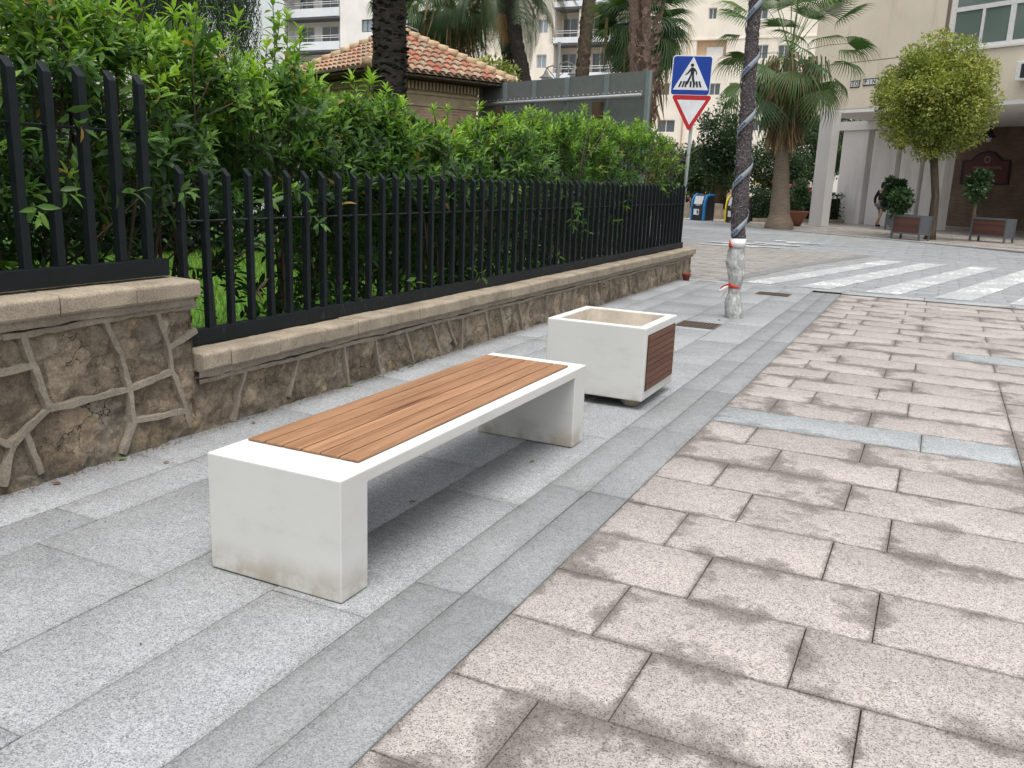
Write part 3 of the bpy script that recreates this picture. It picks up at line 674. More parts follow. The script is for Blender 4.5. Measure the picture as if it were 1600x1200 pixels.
# loose ends of the red and white tie
def strip(pts,w,mat,name,wd=Vector((0,0,1))):
    m=MB(); vs=[]
    for p_ in pts: vs+=[Vector(p_)+wd*w,Vector(p_)-wd*w]
    m.add(vs,[(2*i,2*i+1,2*i+3,2*i+2) for i in range(len(pts)-1)],0,True); o=m.build(name,mat,tr)
    md=o.modifiers.new('s','SOLIDIFY'); md.thickness=.002; return o
tz=ctr[4].z; tx=ctr[4].x-rad[4]
strip([(tx,Y0-.03,tz+.02),(tx-.03,Y0-.05,tz+.018),(tx-.06,Y0-.06,tz+.0),(tx-.085,Y0-.06,tz-.03)],.010,M['red'],'tie_end')
strip([(tx,Y0-.05,tz),(tx-.04,Y0-.07,tz-.02),(tx-.08,Y0-.07,tz-.05),(tx-.10,Y0-.07,tz-.06)],.016,M['paper'],'tie_end')
strip([(tx,Y0-.05,tz-.02),(tx-.03,Y0-.07,tz-.07),(tx-.06,Y0-.07,tz-.125)],.008,M['red'],'tie_end',Vector((.7,0,.6)))
# label card under the plastic top with a red corner
def rc(z):
    for i in range(len(ctr)-1):
        if ctr[i].z<=z<=ctr[i+1].z:
            t=(z-ctr[i].z)/(ctr[i+1].z-ctr[i].z); return ctr[i].lerp(ctr[i+1],t),rad[i]*(1-t)+rad[i+1]*t
    return ctr[-1],rad[-1]
def patch(z0,z1,a0,a1,mat,name,g=.014,tri=False):
    m=MB(); vs=[]; n=10
    for i in range(n+1):
        a=a0+(a1-a0)*i/n
        for j,z in enumerate((z0,z1 if not tri else z0+(z1-z0)*(1-i/n)+.001)):
            c,r=rc(z); vs.append(Vector((c.x+math.cos(a)*(r+g),c.y+math.sin(a)*(r+g),z)))
    m.add(vs,[(2*i,2*i+2,2*i+3,2*i+1) for i in range(n)],0,True); o=m.build(name,mat,tr); md=o.modifiers.new('s','SOLIDIFY'); md.thickness=.0015
zc=ctr[9].z; AF=-PI/2+.1
patch(zc-.10,zc-.005,AF-1.25,AF+1.35,M['paper'],'card',.012)
patch(zc-.10,zc-.01,AF-1.3,AF-.3,M['red'],'red_corner',.0155,True)
patch(ctr[4].z-.012,ctr[4].z+.052,AF-.9,AF+1.3,M['red'],'red_tie',.014,True)
# lettered tape wound round the trunk, and its lettering
pitch=.575; zA=rc(1)[0].z
zs=ony(1160,277,Y0).z   # a front crossing
def tape_pt(s,off,g):   # s: turns, off: metres across
    z=zs+s*pitch+off*.82; a=AF+s*2*PI-off*5.5; c,r=rc(z); return Vector((c.x+math.cos(a)*(r+g),c.y+math.sin(a)*(r+g),z))
m=MB(); vs=[]; s0=(ctr[9].z+.03-zs)/pitch; s1=(4.9-zs)/pitch; n=int((s1-s0)*40)
for i in range(n+1):
    s=s0+(s1-s0)*i/n; vs+=[tape_pt(s,-.027,.021),tape_pt(s,.027,.021)]
m.add(vs,[(2*i,2*i+1,2*i+3,2*i+2) for i in range(n)],0,True); o=m.build('tape',M['tape'],tr); md=o.modifiers.new('s','SOLIDIFY'); md.thickness=.0015
def text_mesh(s,size,extrude=0.0,bold=False):
    cu=bpy.data.curves.new('t','FONT'); cu.body=s; cu.size=size; cu.extrude=extrude; cu.align_x='CENTER'; cu.align_y='CENTER'
    cu.resolution_u=3
    if bold: cu.offset=size*.02
    o=bpy.data.objects.new('t',cu); COL.objects.link(o); dg=bpy.context.evaluated_depsgraph_get()
    me=bpy.data.meshes.new_from_object(o.evaluated_get(dg)); V=[tuple(v.co) for v in me.vertices]; Fs=[tuple(p.vertices) for p in me.polygons]
    bpy.data.objects.remove(o); bpy.data.curves.remove(cu); bpy.data.meshes.remove(me); return V,Fs
def text_on(name,s,size,o,ax,az,nrm,mat,parent,th=.003,bold=False):
    V,Fs=text_mesh(s,size,th/2,bold); o=Vector(o);ax=Vector(ax);az=Vector(az);nrm=Vector(nrm)
    m=MB(); m.add([o+ax*x+az*y+nrm*(z+th/2) for x,y,z in V],Fs); return m.build(name,mat,parent)
# tape lettering
def subdiv(V,Fs,mx):
    bm=bmesh.new(); vs=[bm.verts.new(v) for v in V]
    for f in Fs:
        try: bm.faces.new([vs[i] for i in f])
        except ValueError: pass
    bmesh.ops.triangulate(bm,faces=bm.faces)
    for _ in range(3):
        ed=[e for e in bm.edges if e.calc_length()>mx]
        if not ed: break
        bmesh.ops.subdivide_edges(bm,edges=ed,cuts=1)
    bmesh.ops.triangulate(bm,faces=bm.faces); bm.verts.index_update()
    r=[tuple(v.co) for v in bm.verts],[tuple(v.index for v in f.verts) for f in bm.faces]; bm.free(); return r
V_,F_=subdiv(*text_mesh('PARR',.05,0,True),.012)
turnlen=.80
for s_c in(-.06,.93,1.93,2.95,-1.06):
    m=MB(); m.add([tape_pt(s_c+x*1.0/turnlen,y*.9,.0245) for x,y,z in V_],F_); m.build('tape_lettering',M['tapeblue'],tr)
# crown of the young tree, above the frame
def leafball(name,c,rad3,n,ls,mat,parent,shell=.45,nclump=40,clr=.35,flat=1):
    c=np.array(c); cc=rdir(nclump)*(RNG.uniform(shell,1,(nclump,1))**.6)*np.array(rad3)*(1-clr*.55)
    idx=RNG.integers(0,nclump,n); off=rdir(n)*RNG.uniform(.1,1,(n,1))**.5*clr*np.mean(rad3)
    T=c+cc[idx]+off; D=off/np.linalg.norm(off,axis=1,keepdims=True)+rdir(n)*.7+np.array([0,0,.15])
    tone=np.clip(RNG.uniform(0,1,nclump)[idx]*.55+RNG.uniform(0,.45,n),0,1)
    return inst(name,[(0,0,0),(.28,.45,.03),(0,1,-.1),(-.28,.45,.03)],[(0,1,2,3)],frames(D,rdir(n)+np.array([0,0,1.2])),T,RNG.uniform(.7,1.3,n)*ls,tone,mat,parent)
top=ctr[-1]
m=MB()
for k in range(7):
    a=k*2*PI/7; m.tube([top-Vector((0,0,.1)),top+Vector((math.cos(a)*.4,math.sin(a)*.4,.5)),top+Vector((math.cos(a)*.8,math.sin(a)*.8,1.0))],[.03,.02,.01],6)
m.build('limbs',M['bark'],tr)
leafball('crown',(top.x,top.y,top.z+1.0),(1.0,1.0,.7),5000,.09,M['leafmid'],tr)
# ================================================================== ROAD SIGN
YS=12.8
PB=ony(1070,300,YS); sg=empty('road_sign',(PB.x,YS,0),'pole behind the railing corner carrying a blue crossing sign over a red give way triangle','road sign')
lean=Vector((.02,0,1)).normalized(); base=Vector((PB.x-.03,YS,0))
m=MB(); m.tube([base,base+lean*3.52],.03,12); m.build('pole',M['galv'],sg)
fd=Vector((CAM.x-PB.x,CAM.y-YS,0)).normalized(); fd=Matrix.Rotation(math.radians(3),3,'Z')@fd; sr=Vector((-fd.y,fd.x,0))
su=lean
def ptsx(r,w,h):
    o=[]
    for cx,cy,a0 in((w/2-r,h/2-r,0),(-w/2+r,h/2-r,90),(-w/2+r,-h/2+r,180),(w/2-r,-h/2+r,270)):
        for k in range(6): a=math.radians(a0+k*18); o.append((cx+r*math.cos(a),cy+r*math.sin(a)))
    return o
C1=ony(1080,119,YS)+fd*.075; w_=(ony(1110,119,YS)-ony(1050,119,YS)).length; h_=(ony(1080,88,YS)-ony(1080,150,YS)).length
sq=MB(); sq.prism(C1,sr,su,ptsx(.05,w_,h_),fd*.004); sqo=sq.build('crossing_sign',M['signwhite'],sg); sqo['label']='square blue pedestrian crossing sign'
def on(name,pts,mat,lv,C=C1,par=None):
    m=MB(); m.prism(C+fd*(.004+lv*.0012),sr,su,pts,fd*.001); return m.build(name,mat,par if par else sqo)
k=w_/62.0
on('blue_field',ptsx(.042,w_-.028,h_-.028),M['signblue'],.3)
on('white_triangle',[(-27*k,-21.5*k),(28*k,-21.5*k),(1*k,28.5*k)],M['signwhite'],1.3)
# pedestrian and stripes
def fig(name,pts,lv=2.4): on(name,[(x*k,y*k) for x,y in pts],M['signblack'],lv)
pm_=MB()
def addp(pts): pm_.prism(C1+fd*(.004+2.4*.0012),sr,su,[(x*k,y*k) for x,y in pts],fd*.001)
addp([(0+2.6*math.cos(a*PI/8),15.5+2.6*math.sin(a*PI/8)) for a in range(16)])
addp([(-1.5,12.2),(3,12),(6.5,8.5),(8.6,5),(8.2,1),(6.6,.8),(6.8,4.5),(4.2,7.2),(3.6,1.5),(-1.8,1.5),(-1.6,6.6),(-5.5,2.5),(-9.2,.3),(-10,1.8),(-6.5,4.5)])
pm_.build('pedestrian',M['signblack'],sqo); pm_=MB()
addp([(-1.8,1.4),(1.6,1.4),(.2,-4),(-4.2,-9),(-3,-17),(-6.8,-17),(-7.6,-9)]) if False else addp([(-1.8,1.4),(1.2,1.4),(-1.6,-6),(-4.5,-13.5),(-8.5,-13.5),(-5.2,-6)])
pm_.build('pedestrian_leg',M['signblack'],sqo); pm_=MB()
addp([(1.0,1.4),(3.7,1.4),(4.8,-6),(8,-13.5),(4.2,-13.5),(1.2,-6)]); pm_.build('pedestrian_leg',M['signblack'],sqo)
for x0,sl in((-19.5,3.4),(-14,2.3),(-9.5,1.2),(-1.5,0),(3.8,-1),(9.2,-2),(14.5,-3.2)):
    pm_=MB(); pm_.prism(C1+fd*(.004+3.7*.0012),sr,su,[(x*k,y*k) for x,y in[(x0,-17.5),(x0+2.9,-17.5),(x0+2.9+sl,-8.5),(x0+sl,-8.5)]],fd*.001); pm_.build('stripe',M['signblack'],sqo)
C2=ony(1078,176,YS)+fd*.078; tw=w_*1.0/2
def tri(r,s_,cy=0):
    P=[(-s_,s_*.80),(s_,s_*.80),(0,-s_*.94)]; cx=0; o=[]
    cen=(0,s_*.22)
    for i,(x,y) in enumerate(P):
        a=math.atan2(y-cen[1],x-cen[0]); q_=(x-math.cos(a)*r*1.7,y-math.sin(a)*r*1.7)
        for j in(-2,-1,0,1,2): o.append((q_[0]+r*math.cos(a+j*.5),q_[1]+r*math.sin(a+j*.5)))
    return o[::1]
order=tri(.035,tw*1.02); order=order[5:10]+order[0:5]+order[10:15]
tp_=MB(); tp_.prism(C2,sr,su,order,fd*.004); tro=tp_.build('give_way_sign',M['signred'],sg); tro['label']='red and white upside down give way triangle'
on('white_field',[(-tw*.72,tw*.60),(tw*.72,tw*.60),(0,-tw*.62)],M['signwhite'],.4,C2,tro)
for zz in(C1.z+.12,C1.z-.2,C2.z+.1):
    m=MB(); m.obox(base+lean*zz-sr*.045-Vector((0,0,0))+fd*.0,sr*.09,fd*.05,su*.03); m.build('clamp',M['galv'],sg)
# ================================================================== SHRUBS BEHIND THE RAILINGS
LT=[(0,0,0),(-.15,.33,.02),(0,.36,-.035),(.15,.33,.02),(-.13,.66,-.05),(0,.69,-.10),(.13,.66,-.05),(0,1,-.23)]
LF=[(0,2,1),(0,3,2),(1,2,5),(1,5,4),(2,3,6),(2,6,5),(4,5,7),(5,6,7)]
def ztop(y):
    ks=[(-4,2.8),(0,2.7),(1.1,2.30),(1.7,2.20),(2.2,2.10),(2.9,2.04),(3.4,2.0),(4.0,1.96),(4.6,1.84),(5.5,1.80),(6.6,1.98),(7.8,2.16),(9,2.16),(10,2.2),(11,2.3),(11.9,2.2),(12.6,1.9)]
    return np.interp(y,[a for a,b in ks],[b for a,b in ks])
cy=[-1.9,-.6,.75,2.0,3.3,4.6,5.9,7.2,8.5,9.8,11.0,12.1]
slab=['dense green shrub at the very left behind the tall railing, partly out of the frame','leafy shrub behind the tall railing left of its last five pickets','leafy shrub behind the last five pickets of the tall railing','green shrub where the tall railing steps down to the low one','shrub with one tall leafy shoot rising against the white apartments','green shrub in front of the red tiled roof','green shrub below the dark palm trunk','glossy shrub in front of the brick kiosk wall','glossy shrub at the left end of the grey hoarding','bright green shrub before the middle of the grey hoarding','bright green shrub before the right end of the grey hoarding','last shrub of the row beside the road sign pole']
SP=[[] for _ in cy]   # sprigs per shrub: p, dir, tone by age and painted shade, nleaves, length
def own(y): return int(np.argmin([abs(y+random.uniform(-.25,.25)-c) for c in cy]))
def sprig(p,d,young,nl=9,ln=.13,ls=1): SP[own(p[1])].append((p,d,young,nl,ln,ls))
random.seed(3)
for i in range(9000):
    y=random.uniform(-2.8,12.35); zt=float(ztop(y))+(.24 if y<4.2 else .15)*noise.noise(Vector((y*2.3,0,4)))+.10*noise.noise(Vector((y*6.1,0,9)))
    u=random.random(); lump=.16*noise.noise(Vector((y*1.3,random.random()*.2,2)))
    if u<.46:   # street side skin
        z=zt-(zt-.35)*random.random()**1.35; x=-1.62-max(0,z-1.2)*.28+lump-abs(random.gauss(0,.13))
        d=(random.uniform(.25,1.1),random.uniform(-.8,.6),random.uniform(.25,1.1))
        if noise.noise(Vector((y*2.6,z*2.9,1.5)))<-.17: x-=random.uniform(.25,.6)
        if z>1.25 and z<zt-.2: x+=random.uniform(0,.14)
        if z<1.25:
            thin=.45 if 1.2<y<5 else .75
            if random.random()<thin and noise.noise(Vector((y*2,z*2.5,7)))<.22: continue
            x-=random.uniform(.15,.75)
        age_shade=(.18+.55*max(0,(z-1.35)) if z>1.2 else .10)+random.gauss(0,.2)*(1 if z>1.2 else .4)  # low leaves toned darker to paint the shade under the overhang
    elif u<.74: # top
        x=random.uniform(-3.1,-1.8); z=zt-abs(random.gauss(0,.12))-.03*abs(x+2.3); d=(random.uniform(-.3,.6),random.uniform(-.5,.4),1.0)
        age_shade=random.gauss(.68,.2)
    else:
        x=random.uniform(-3.0,-1.8); z=random.uniform(.4,zt)
        if 1.2<y<4.6 and z<1.25 and random.random()<.85: continue
        d=(random.uniform(-.5,1),random.uniform(-1,1),random.uniform(-.2,1)); age_shade=random.gauss(.25,.15)
    sc_=1.0 if y<6.2 else .78
    sprig((x,y,z),d,age_shade,9,.13*sc_,sc_*random.uniform(.8,1.15))
for i in range(3000):
    y=random.uniform(-2.6,5.2) if i%3 else random.uniform(5,12); z=random.uniform(.9,1)*random.random()**.8*(float(ztop(y))-.15)+.1
    if 1.3<y<4.4 and z<1.2: continue
    sprig((-3.15+random.gauss(0,.2),y,z),(random.uniform(0,1),random.uniform(-1,1),random.uniform(-.2,1)),random.gauss(.15,.12),9,.14,1.2)  # deep sprigs get a dark leaf tone as painted inner shade
shoots=[]
def shoot(y,x,z0,z1,lean=(0,0),n=None,dens=1):
    shoots.append((y,x,z0,z1,lean)); k=int((z1-z0)/.055*dens)
    for j in range(k):
        t=(j+1)/k; a=j*2.4; c=(x+lean[0]*t,y+lean[1]*t,z0+(z1-z0)*t)
        sprig(c,(math.cos(a)*.9*(1-t*.9),math.sin(a)*.9*(1-t*.9),.9+t),.3+.55*t,3 if t<.95 else 9,.06,1.15-.15*t)
A=onx(432,5,-2.2); shoot(3.0,-2.2,1.9,A.z+.1,(-.03,.02))
for px_,py_ in((415,22),(446,12),(458,40),(405,62),(470,62),(452,80),(560,112),(600,132),(620,150),(500,100),(333,62),(300,78),(362,60),(390,95),(150,12),(40,8),(210,10),(235,30),(100,30),(280,10),(310,25),(700,165),(745,160),(770,185),(850,172),(880,185),(990,185),(1005,190),(690,165),(922,188),(800,178),(830,190)):
    P=onx(px_,py_,-2.1+random.uniform(-.25,.15)); shoot(P.y,P.x,min(P.z-.22,float(ztop(P.y))-.12),P.z-.05,(random.uniform(-.08,.08),random.uniform(-.08,.08)))
for i in range(46):
    y=random.uniform(-1.5,12); x=random.uniform(-2.9,-1.75); z0=float(ztop(y))-.12; shoot(y,x,z0,z0+random.uniform(.18,.42)*(1 if y<5 else .7),(random.uniform(-.14,.14),random.uniform(-.14,.14)))
# sprays that poke through the bars
for px_,py_ in((205,300),(120,190),(60,330),(100,300),(480,330),(500,350),(470,300),(905,345),(895,350),(915,360),(900,325),(975,320),(960,345),(290,300),(1040,300),(1055,295),(1035,290),(640,440),(750,430),(870,400)):
    P=onx(px_,py_,-1.44+random.uniform(0,.10)); sprig(tuple(P),(random.uniform(.2,1),random.uniform(-.6,.6),random.uniform(-.7,.3)),.45,6,.12,.9)
for i,c in enumerate(cy):
    root=empty('shrub',(-2.25,c,.02),slab[i],'shrub','shrubs behind the railings')
    S=SP[i]; P=[];D=[];N_=[];L_=[];Tn=[]
    for (p_,d,leaf_tone,nl,ln,ls) in S:
        d=Vector(d).normalized(); a0=random.uniform(0,6.28)
        u=d.cross(Vector((0,0,1)));  u=u.normalized() if u.length>.01 else Vector((1,0,0)); v=d.cross(u); tn=leaf_tone+random.gauss(0,.07)
        for j in range(nl):
            t=j/max(1,nl-1); a=a0+j*2.4; side=u*math.cos(a)+v*math.sin(a); inc=1.25-.85*t
            dd=(d*math.cos(inc)+side*math.sin(inc)+Vector((random.gauss(0,.12),random.gauss(0,.12),random.gauss(-.08,.15)))).normalized()
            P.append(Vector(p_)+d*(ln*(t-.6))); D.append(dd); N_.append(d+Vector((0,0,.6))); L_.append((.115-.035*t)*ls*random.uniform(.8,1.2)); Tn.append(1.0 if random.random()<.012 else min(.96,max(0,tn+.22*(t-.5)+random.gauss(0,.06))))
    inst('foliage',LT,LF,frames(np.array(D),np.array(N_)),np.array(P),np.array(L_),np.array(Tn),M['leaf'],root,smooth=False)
    m=MB()
    for k_ in range(7):
        x=random.uniform(-2.7,-1.9);y=c+random.uniform(-.6,.6); zt=float(ztop(y)); pts=[(x,y,.0)]
        for s in range(1,6):
            t=s/5; pts.append((x+.25*math.sin(k_+t*2)*t+(.15*t),y+.3*math.sin(k_*2.1)*t,zt*.95*t))
        m.tube(pts,[.022,.018,.014,.011,.008,.004],6)
        for s in(2,3,4):
            b_=Vector(pts[s]); m.tube([b_,b_+Vector((random.uniform(.0,.45),random.uniform(-.5,.5),random.uniform(.15,.5)))],[.008,.003],5)
    for (y,x,z0,z1,ln) in shoots:
        if abs(y-c)<.65: m.tube([(x,y,z0-.5),(x,y,z0),(x+ln[0],y+ln[1],z1)],[.007,.006,.003],5)
    m.build('branches',M['bark'],root)
# a few dead leaves caught in the railing
m=MB()
P=onx(400,455,-1.5)
for k_ in range(9):
    d=Vector((random.uniform(-.02,.05),random.uniform(-.08,.08),random.uniform(-.12,.09))); e=Vector((random.gauss(0,1),random.gauss(0,1),random.gauss(0,1))).normalized()*.012
    m.add([P,P+d*.5+e,P+d,P+d*.5-e],[(0,1,2,3)])
tag(m.build('dead_leaves',M['deadleaf']),'brown dry leaf cluster caught low in the railing left of the bench','dead leaves')
# ================================================================== PALMS
def wob_trunk(name,pts,rad,mat,parent,amp=.03,fr=6,nn=28,sub=8,ring=0,ringf=20):
    m=MB(); vs=[]; R_=[]
    for i in range(len(pts)-1):
        for k in range(sub): t=k/sub; R_.append((Vector(pts[i]).lerp(Vector(pts[i+1]),t),rad[i]*(1-t)+rad[i+1]*t))
    R_.append((Vector(pts[-1]),rad[-1]))
    for c,r in R_:
        for k in range(nn):
            a=2*PI*k/nn; d=Vector((math.cos(a),math.sin(a),0)); e=noise.fractal(Vector((d.x,d.y,c.z))*fr,.9,2,4)*amp
            if ring: e+=ring*(abs(((c.z*ringf+noise.noise(Vector((d.x,d.y,c.z))*3)*.9)%1)-.5)-.25)
            vs.append(c+d*(r+e))
    n=len(R_); m.add(vs,[(i*nn+k,i*nn+(k+1)%nn,(i+1)*nn+(k+1)%nn,(i+1)*nn+k) for i in range(n-1) for k in range(nn)],0,True)
    return m.build(name,mat,parent)
def fan_leaf(droop,nseg=30,spread=2.75,petiole=1.0,L=.95,sag=.0):
    """one fan frond: petiole along +y then radiating folded segments; returns tris"""
    V=[];Fc=[];tn=[]
    w=.018
    P=[(0,petiole*t,.10*petiole*math.sin(t*1.6)-sag*t*t) for t in (0,.33,.66,1)]
    for i in range(3):
        a,b=P[i],P[i+1]; k=len(V); V+=[(-w,a[1],a[2]),(w,a[1],a[2]),(w*.7,b[1],b[2]),(-w*.7,b[1],b[2])]; Fc+=[(k,k+1,k+2),(k,k+2,k+3)]; tn+=[.75,.75]
    h=P[-1]
    for s in range(nseg):
        f=(s+.5)/nseg*2-1; a=f*spread/2*1.05; da=spread/nseg*.40
        ll=L*(1-.22*abs(f)**2)*random.uniform(.93,1.04)
        def pt(r,an,extra=0):
            fold=.10*abs(math.sin(an))*r - droop*(r**2.4)
            return (h[0]+math.sin(an)*ll*r*(1-.12*droop*r),h[1]+math.cos(an)*ll*r*(1-.35*droop*r*r),h[2]+ll*(fold+extra)*.9)
        k=len(V); V+=[h,pt(.5,a-da),pt(.52,a,-.03),pt(.5,a+da),pt(.78,a-da*.42),pt(.78,a+da*.42),pt(1.02,a,-droop*.1)]
        Fc+=[(k,k+1,k+2),(k,k+2,k+3),(k+1,k+4,k+2),(k+2,k+4,k+5),(k+2,k+5,k+3),(k+4,k+6,k+5)]; tn+=[random.uniform(.3,.6)]*6
    return np.array(V),np.array(Fc),np.array(tn)
def fan_crown(name,c,n,R_,mat,parent,elev=(-55,80),seed=1,petiole=1.0,scale=1.0,tshift=0,dr=(.25,1.0)):
    random.seed(seed); VV=[];FF=[];TT=[];b=0
    for i in range(n):
        t=(i+.5)/n; el=math.radians(elev[1]-(elev[1]-elev[0])*t**1.1+random.uniform(-12,12)); az=i*2.399+random.uniform(-.2,.2)
        V,Fc,tn=fan_leaf(dr[0]+(dr[1]-dr[0])*t+random.uniform(-.1,.15),26,random.uniform(2.3,3.2),petiole*random.uniform(.85,1.15),.95,sag=.25*t)
        V=V*scale*random.uniform(.85,1.1)
        roll=Matrix.Rotation(random.uniform(-.5,.5),3,'Y'); rx=Matrix.Rotation(el,3,'X'); rz=Matrix.Rotation(az,3,'Z'); A=np.array(rz@rx@roll)
        V=V@A.T+np.array(c)+np.array([0,0,random.uniform(-.25,.1)]); VV.append(V);FF.append(Fc+b);b+=len(V);TT.append(np.clip(tn+tshift+random.uniform(-.25,.3),0,1))
    return rawmesh(name,np.vstack(VV),np.vstack(FF),np.concatenate(TT),mat,parent)
def skirt(name,c,r0,r1,z0,z1,n,mat,parent,w=.03,seed=2,lmin=.4,lmax=1.1):
    random.seed(seed); T=[];D=[];S=[];tn=[]
    for i in range(n):
        a=random.uniform(0,6.283); t=random.random()**.7; z=z1-(z1-z0)*t*.75; r=(r1*(1-t)+r0*t)*random.uniform(.55,1.05)
        T.append((c[0]+math.cos(a)*r,c[1]+math.sin(a)*r,z)); D.append((math.cos(a)*.22+random.gauss(0,.12),math.sin(a)*.22+random.gauss(0,.12),-1)); S.append(random.uniform(lmin,lmax)); tn.append(random.random())
    return inst(name,[(-w,0,0),(w,0,0),(w*.8,.5,.05),(-w*.8,.5,.05),(0,1,0)],[(0,1,2),(0,2,3),(3,2,4)],frames(np.array(D),rdir(n)),np.array(T),np.array(S),np.array(tn),mat,parent)
# main fan palm on the plaza corner
B=Vector((-2.72,29.3,0)); CP=ony(1236,78,29.3)
pl_=empty('fan_palm',B,'fan palm with a brown skirt of dead fronds and swollen foot, beside the arcade','palm')
ztr=CP.z; wob_trunk('trunk',[B,B+Vector((-.0,0,.12)),B+Vector((0,0,.3)),B+Vector((-.02,0,.55)),B+Vector((-.06,0,1.4)),B+Vector((-.16,0,2.9)),Vector((CP.x,29.3,ztr-.3))],[.40,.49,.46,.35,.29,.20,.19],M['barkpalm'],pl_,.02,5,ring=.02,ringf=9)
fan_crown('crown',(CP.x,29.3,ztr),44,2.6,M['palm'],pl_,(-46,82),5,1.45,1.32,dr=(.12,.75))
skirt('dead_frond_skirt',(CP.x+.05,29.3),.30,.95,2.75,ztr-.1,1500,M['deadleaf'],pl_,.03,3,.5,1.2)
skirt('old_hanging_fronds',(CP.x,29.3),.7,1.35,3.4,ztr-.2,420,M['leafmid'],pl_,.03,8,.5,1.2)
# mid palms behind the hoarding
def palm_mid(nm,pxc,pyc,dep,label,trunkpx,scale=1.0,n=34,sk=900,seed=4,el=(-70,80),mat='palm',skr=(.3,.9),skl=2.4,trunkmat='boots',tr_=.16,pet=1.1):
    C=atd(pxc,pyc,dep); g=C.copy(); root=empty(nm,(g.x,g.y,0),label,'palm')
    wob_trunk('trunk',[(g.x,g.y,0),(g.x*.5+C.x*.5,g.y*.5+C.y*.5,C.z*.5),(C.x,C.y,C.z-.1)],[tr_*1.2,tr_,tr_],M[trunkmat],root,.05,5,sub=20,ring=.05,ringf=5)
    fan_crown('crown',tuple(C),n,2.6,M[mat],root,el,seed,pet,scale)
    if sk: skirt('dead_fronds',(C.x,C.y),skr[0],skr[1],C.z-skl,C.z-.1,sk,M['deadleaf'],root,.035,seed,.5,1.3)
    return root
palm_mid('fan_palm',1004,28,24,'bushy fan palm with drooping fronds behind the right end of the grey hoarding',1004,1.05,84,60,14,(-88,50),skl=3.0,skr=(.5,1.1),pet=.7)
palm_mid('fan_palm',702,-12,27,'fan palm with straw coloured dead fronds behind the tiled roof',702,1.1,56,260,24,(-80,60),skl=3.0,skr=(.5,1.3),pet=.9)
palm_mid('fan_palm',640,5,31,'fan palm half hidden behind the dark palm trunk and tiled roof',640,1.05,44,160,34,(-75,60),skr=(.5,1.2),pet=.9)
# tall rough trunk in front of the hoarding palm
C=atd(1004,-260,20); g=atd(1001,250,20); r_=empty('palm_trunk',(g.x,g.y,0),'tall palm trunk with shaggy leaf bases rising out of frame behind the hoarding','palm')
gt=atd(1000,0,20); m_=[(g.x,g.y,0),(g.x,g.y,2),tuple(gt),(C.x,C.y,C.z)]
wob_trunk('trunk',m_,[.27,.24,.24,.25],M['boots'],r_,.07,5,nn=40,sub=26,ring=.08,ringf=6)
random.seed(9); T=[];D=[];S=[]
for i in range(420):
    z=random.uniform(2.2,C.z); a=random.uniform(0,6.28); rr_=.24; T.append((g.x+math.cos(a)*rr_,g.y+math.sin(a)*rr_,z)); D.append((math.cos(a)*.35,math.sin(a)*.35,1)); S.append(random.uniform(.14,.26))
inst('leaf_bases',[(-.35,0,0),(.35,0,0),(.12,1,.1),(-.12,1,.1)],[(0,1,2,3)],frames(np.array(D),np.array([(d[0],d[1],0) for d in D])),np.array(T),np.array(S),RNG.uniform(.2,.9,420),M['boots'],r_)
fan_crown('crown',(C.x,C.y,C.z),26,2.6,M['palm'],r_,(-50,80),44,1.1,1.0)
def date_frond(L=2.6,arch=1.0,nl=46):
    V=[];Fc=[];k=0; P=[]
    for i in range(nl+1):
        t=i/nl; P.append(Vector((0,L*(t-.18*arch*t*t),L*(.42*t-.62*arch*t*t))))
    for i in range(nl):
        a,b=P[i],P[i+1]; d=(b-a).normalized(); t=i/nl; ll=L*.17*math.sin(PI*min(1,.12+t*.86))**.6*random.uniform(.85,1.1); w=.014
        k=len(V); V+=[a+Vector((-.015,0,0)),a+Vector((.015,0,0)),b+Vector((0,0,0))]; Fc.append((k,k+1,k+2))
        if t<.1: continue
        for s in(-1,1):
            tip=a+Vector((s*ll*.78,0,0))+d*ll*.62+Vector((0,0,-ll*.30+random.uniform(-.02,.06))); k=len(V)
            V+=[a-d*w,a+d*w,(a+tip)/2+d*w*1.4+Vector((0,0,ll*.06)),tip]; Fc+=[(k,k+1,k+2),(k,k+2,k+3)]
    return np.array([tuple(v) for v in V]),np.array(Fc)
def date_crown(name,c,n,mat,parent,seed,scale=1,el=(-35,75)):
    random.seed(seed); VV=[];FF=[];TT=[];b=0
    for i in range(n):
        t=(i+.5)/n; e=math.radians(el[1]-(el[1]-el[0])*t); az=i*2.399
        V,Fc=date_frond(random.uniform(2.3,2.9)*scale,.7+.6*t+random.uniform(-.1,.1)); A=np.array(Matrix.Rotation(az,3,'Z')@Matrix.Rotation(e,3,'X')@Matrix.Rotation(random.uniform(-.4,.4),3,'Y'))
        V=V@A.T+np.array(c); VV.append(V);FF.append(Fc+b);b+=len(V);TT.append(np.full(len(Fc),random.uniform(.1,.9)))
    return rawmesh(name,np.vstack(VV),np.vstack(FF),np.concatenate(TT),mat,parent)
def trunk_px(nm,pts,dep,wpx,label,mat,crown=None,amp=.04,cat='palm'):
    P=[atd(x,y,dep) for x,y in pts]; b0=P[0].copy(); b0.z=0; root=empty(nm,b0,label,cat)
    r=wpx/2/F*dep
    wob_trunk('trunk',[b0]+P,[r*1.25]+[r]*len(P),M[mat],root,amp,5,nn=36,sub=24,ring=amp*1.2,ringf=4.5)
    return root,P[-1],r
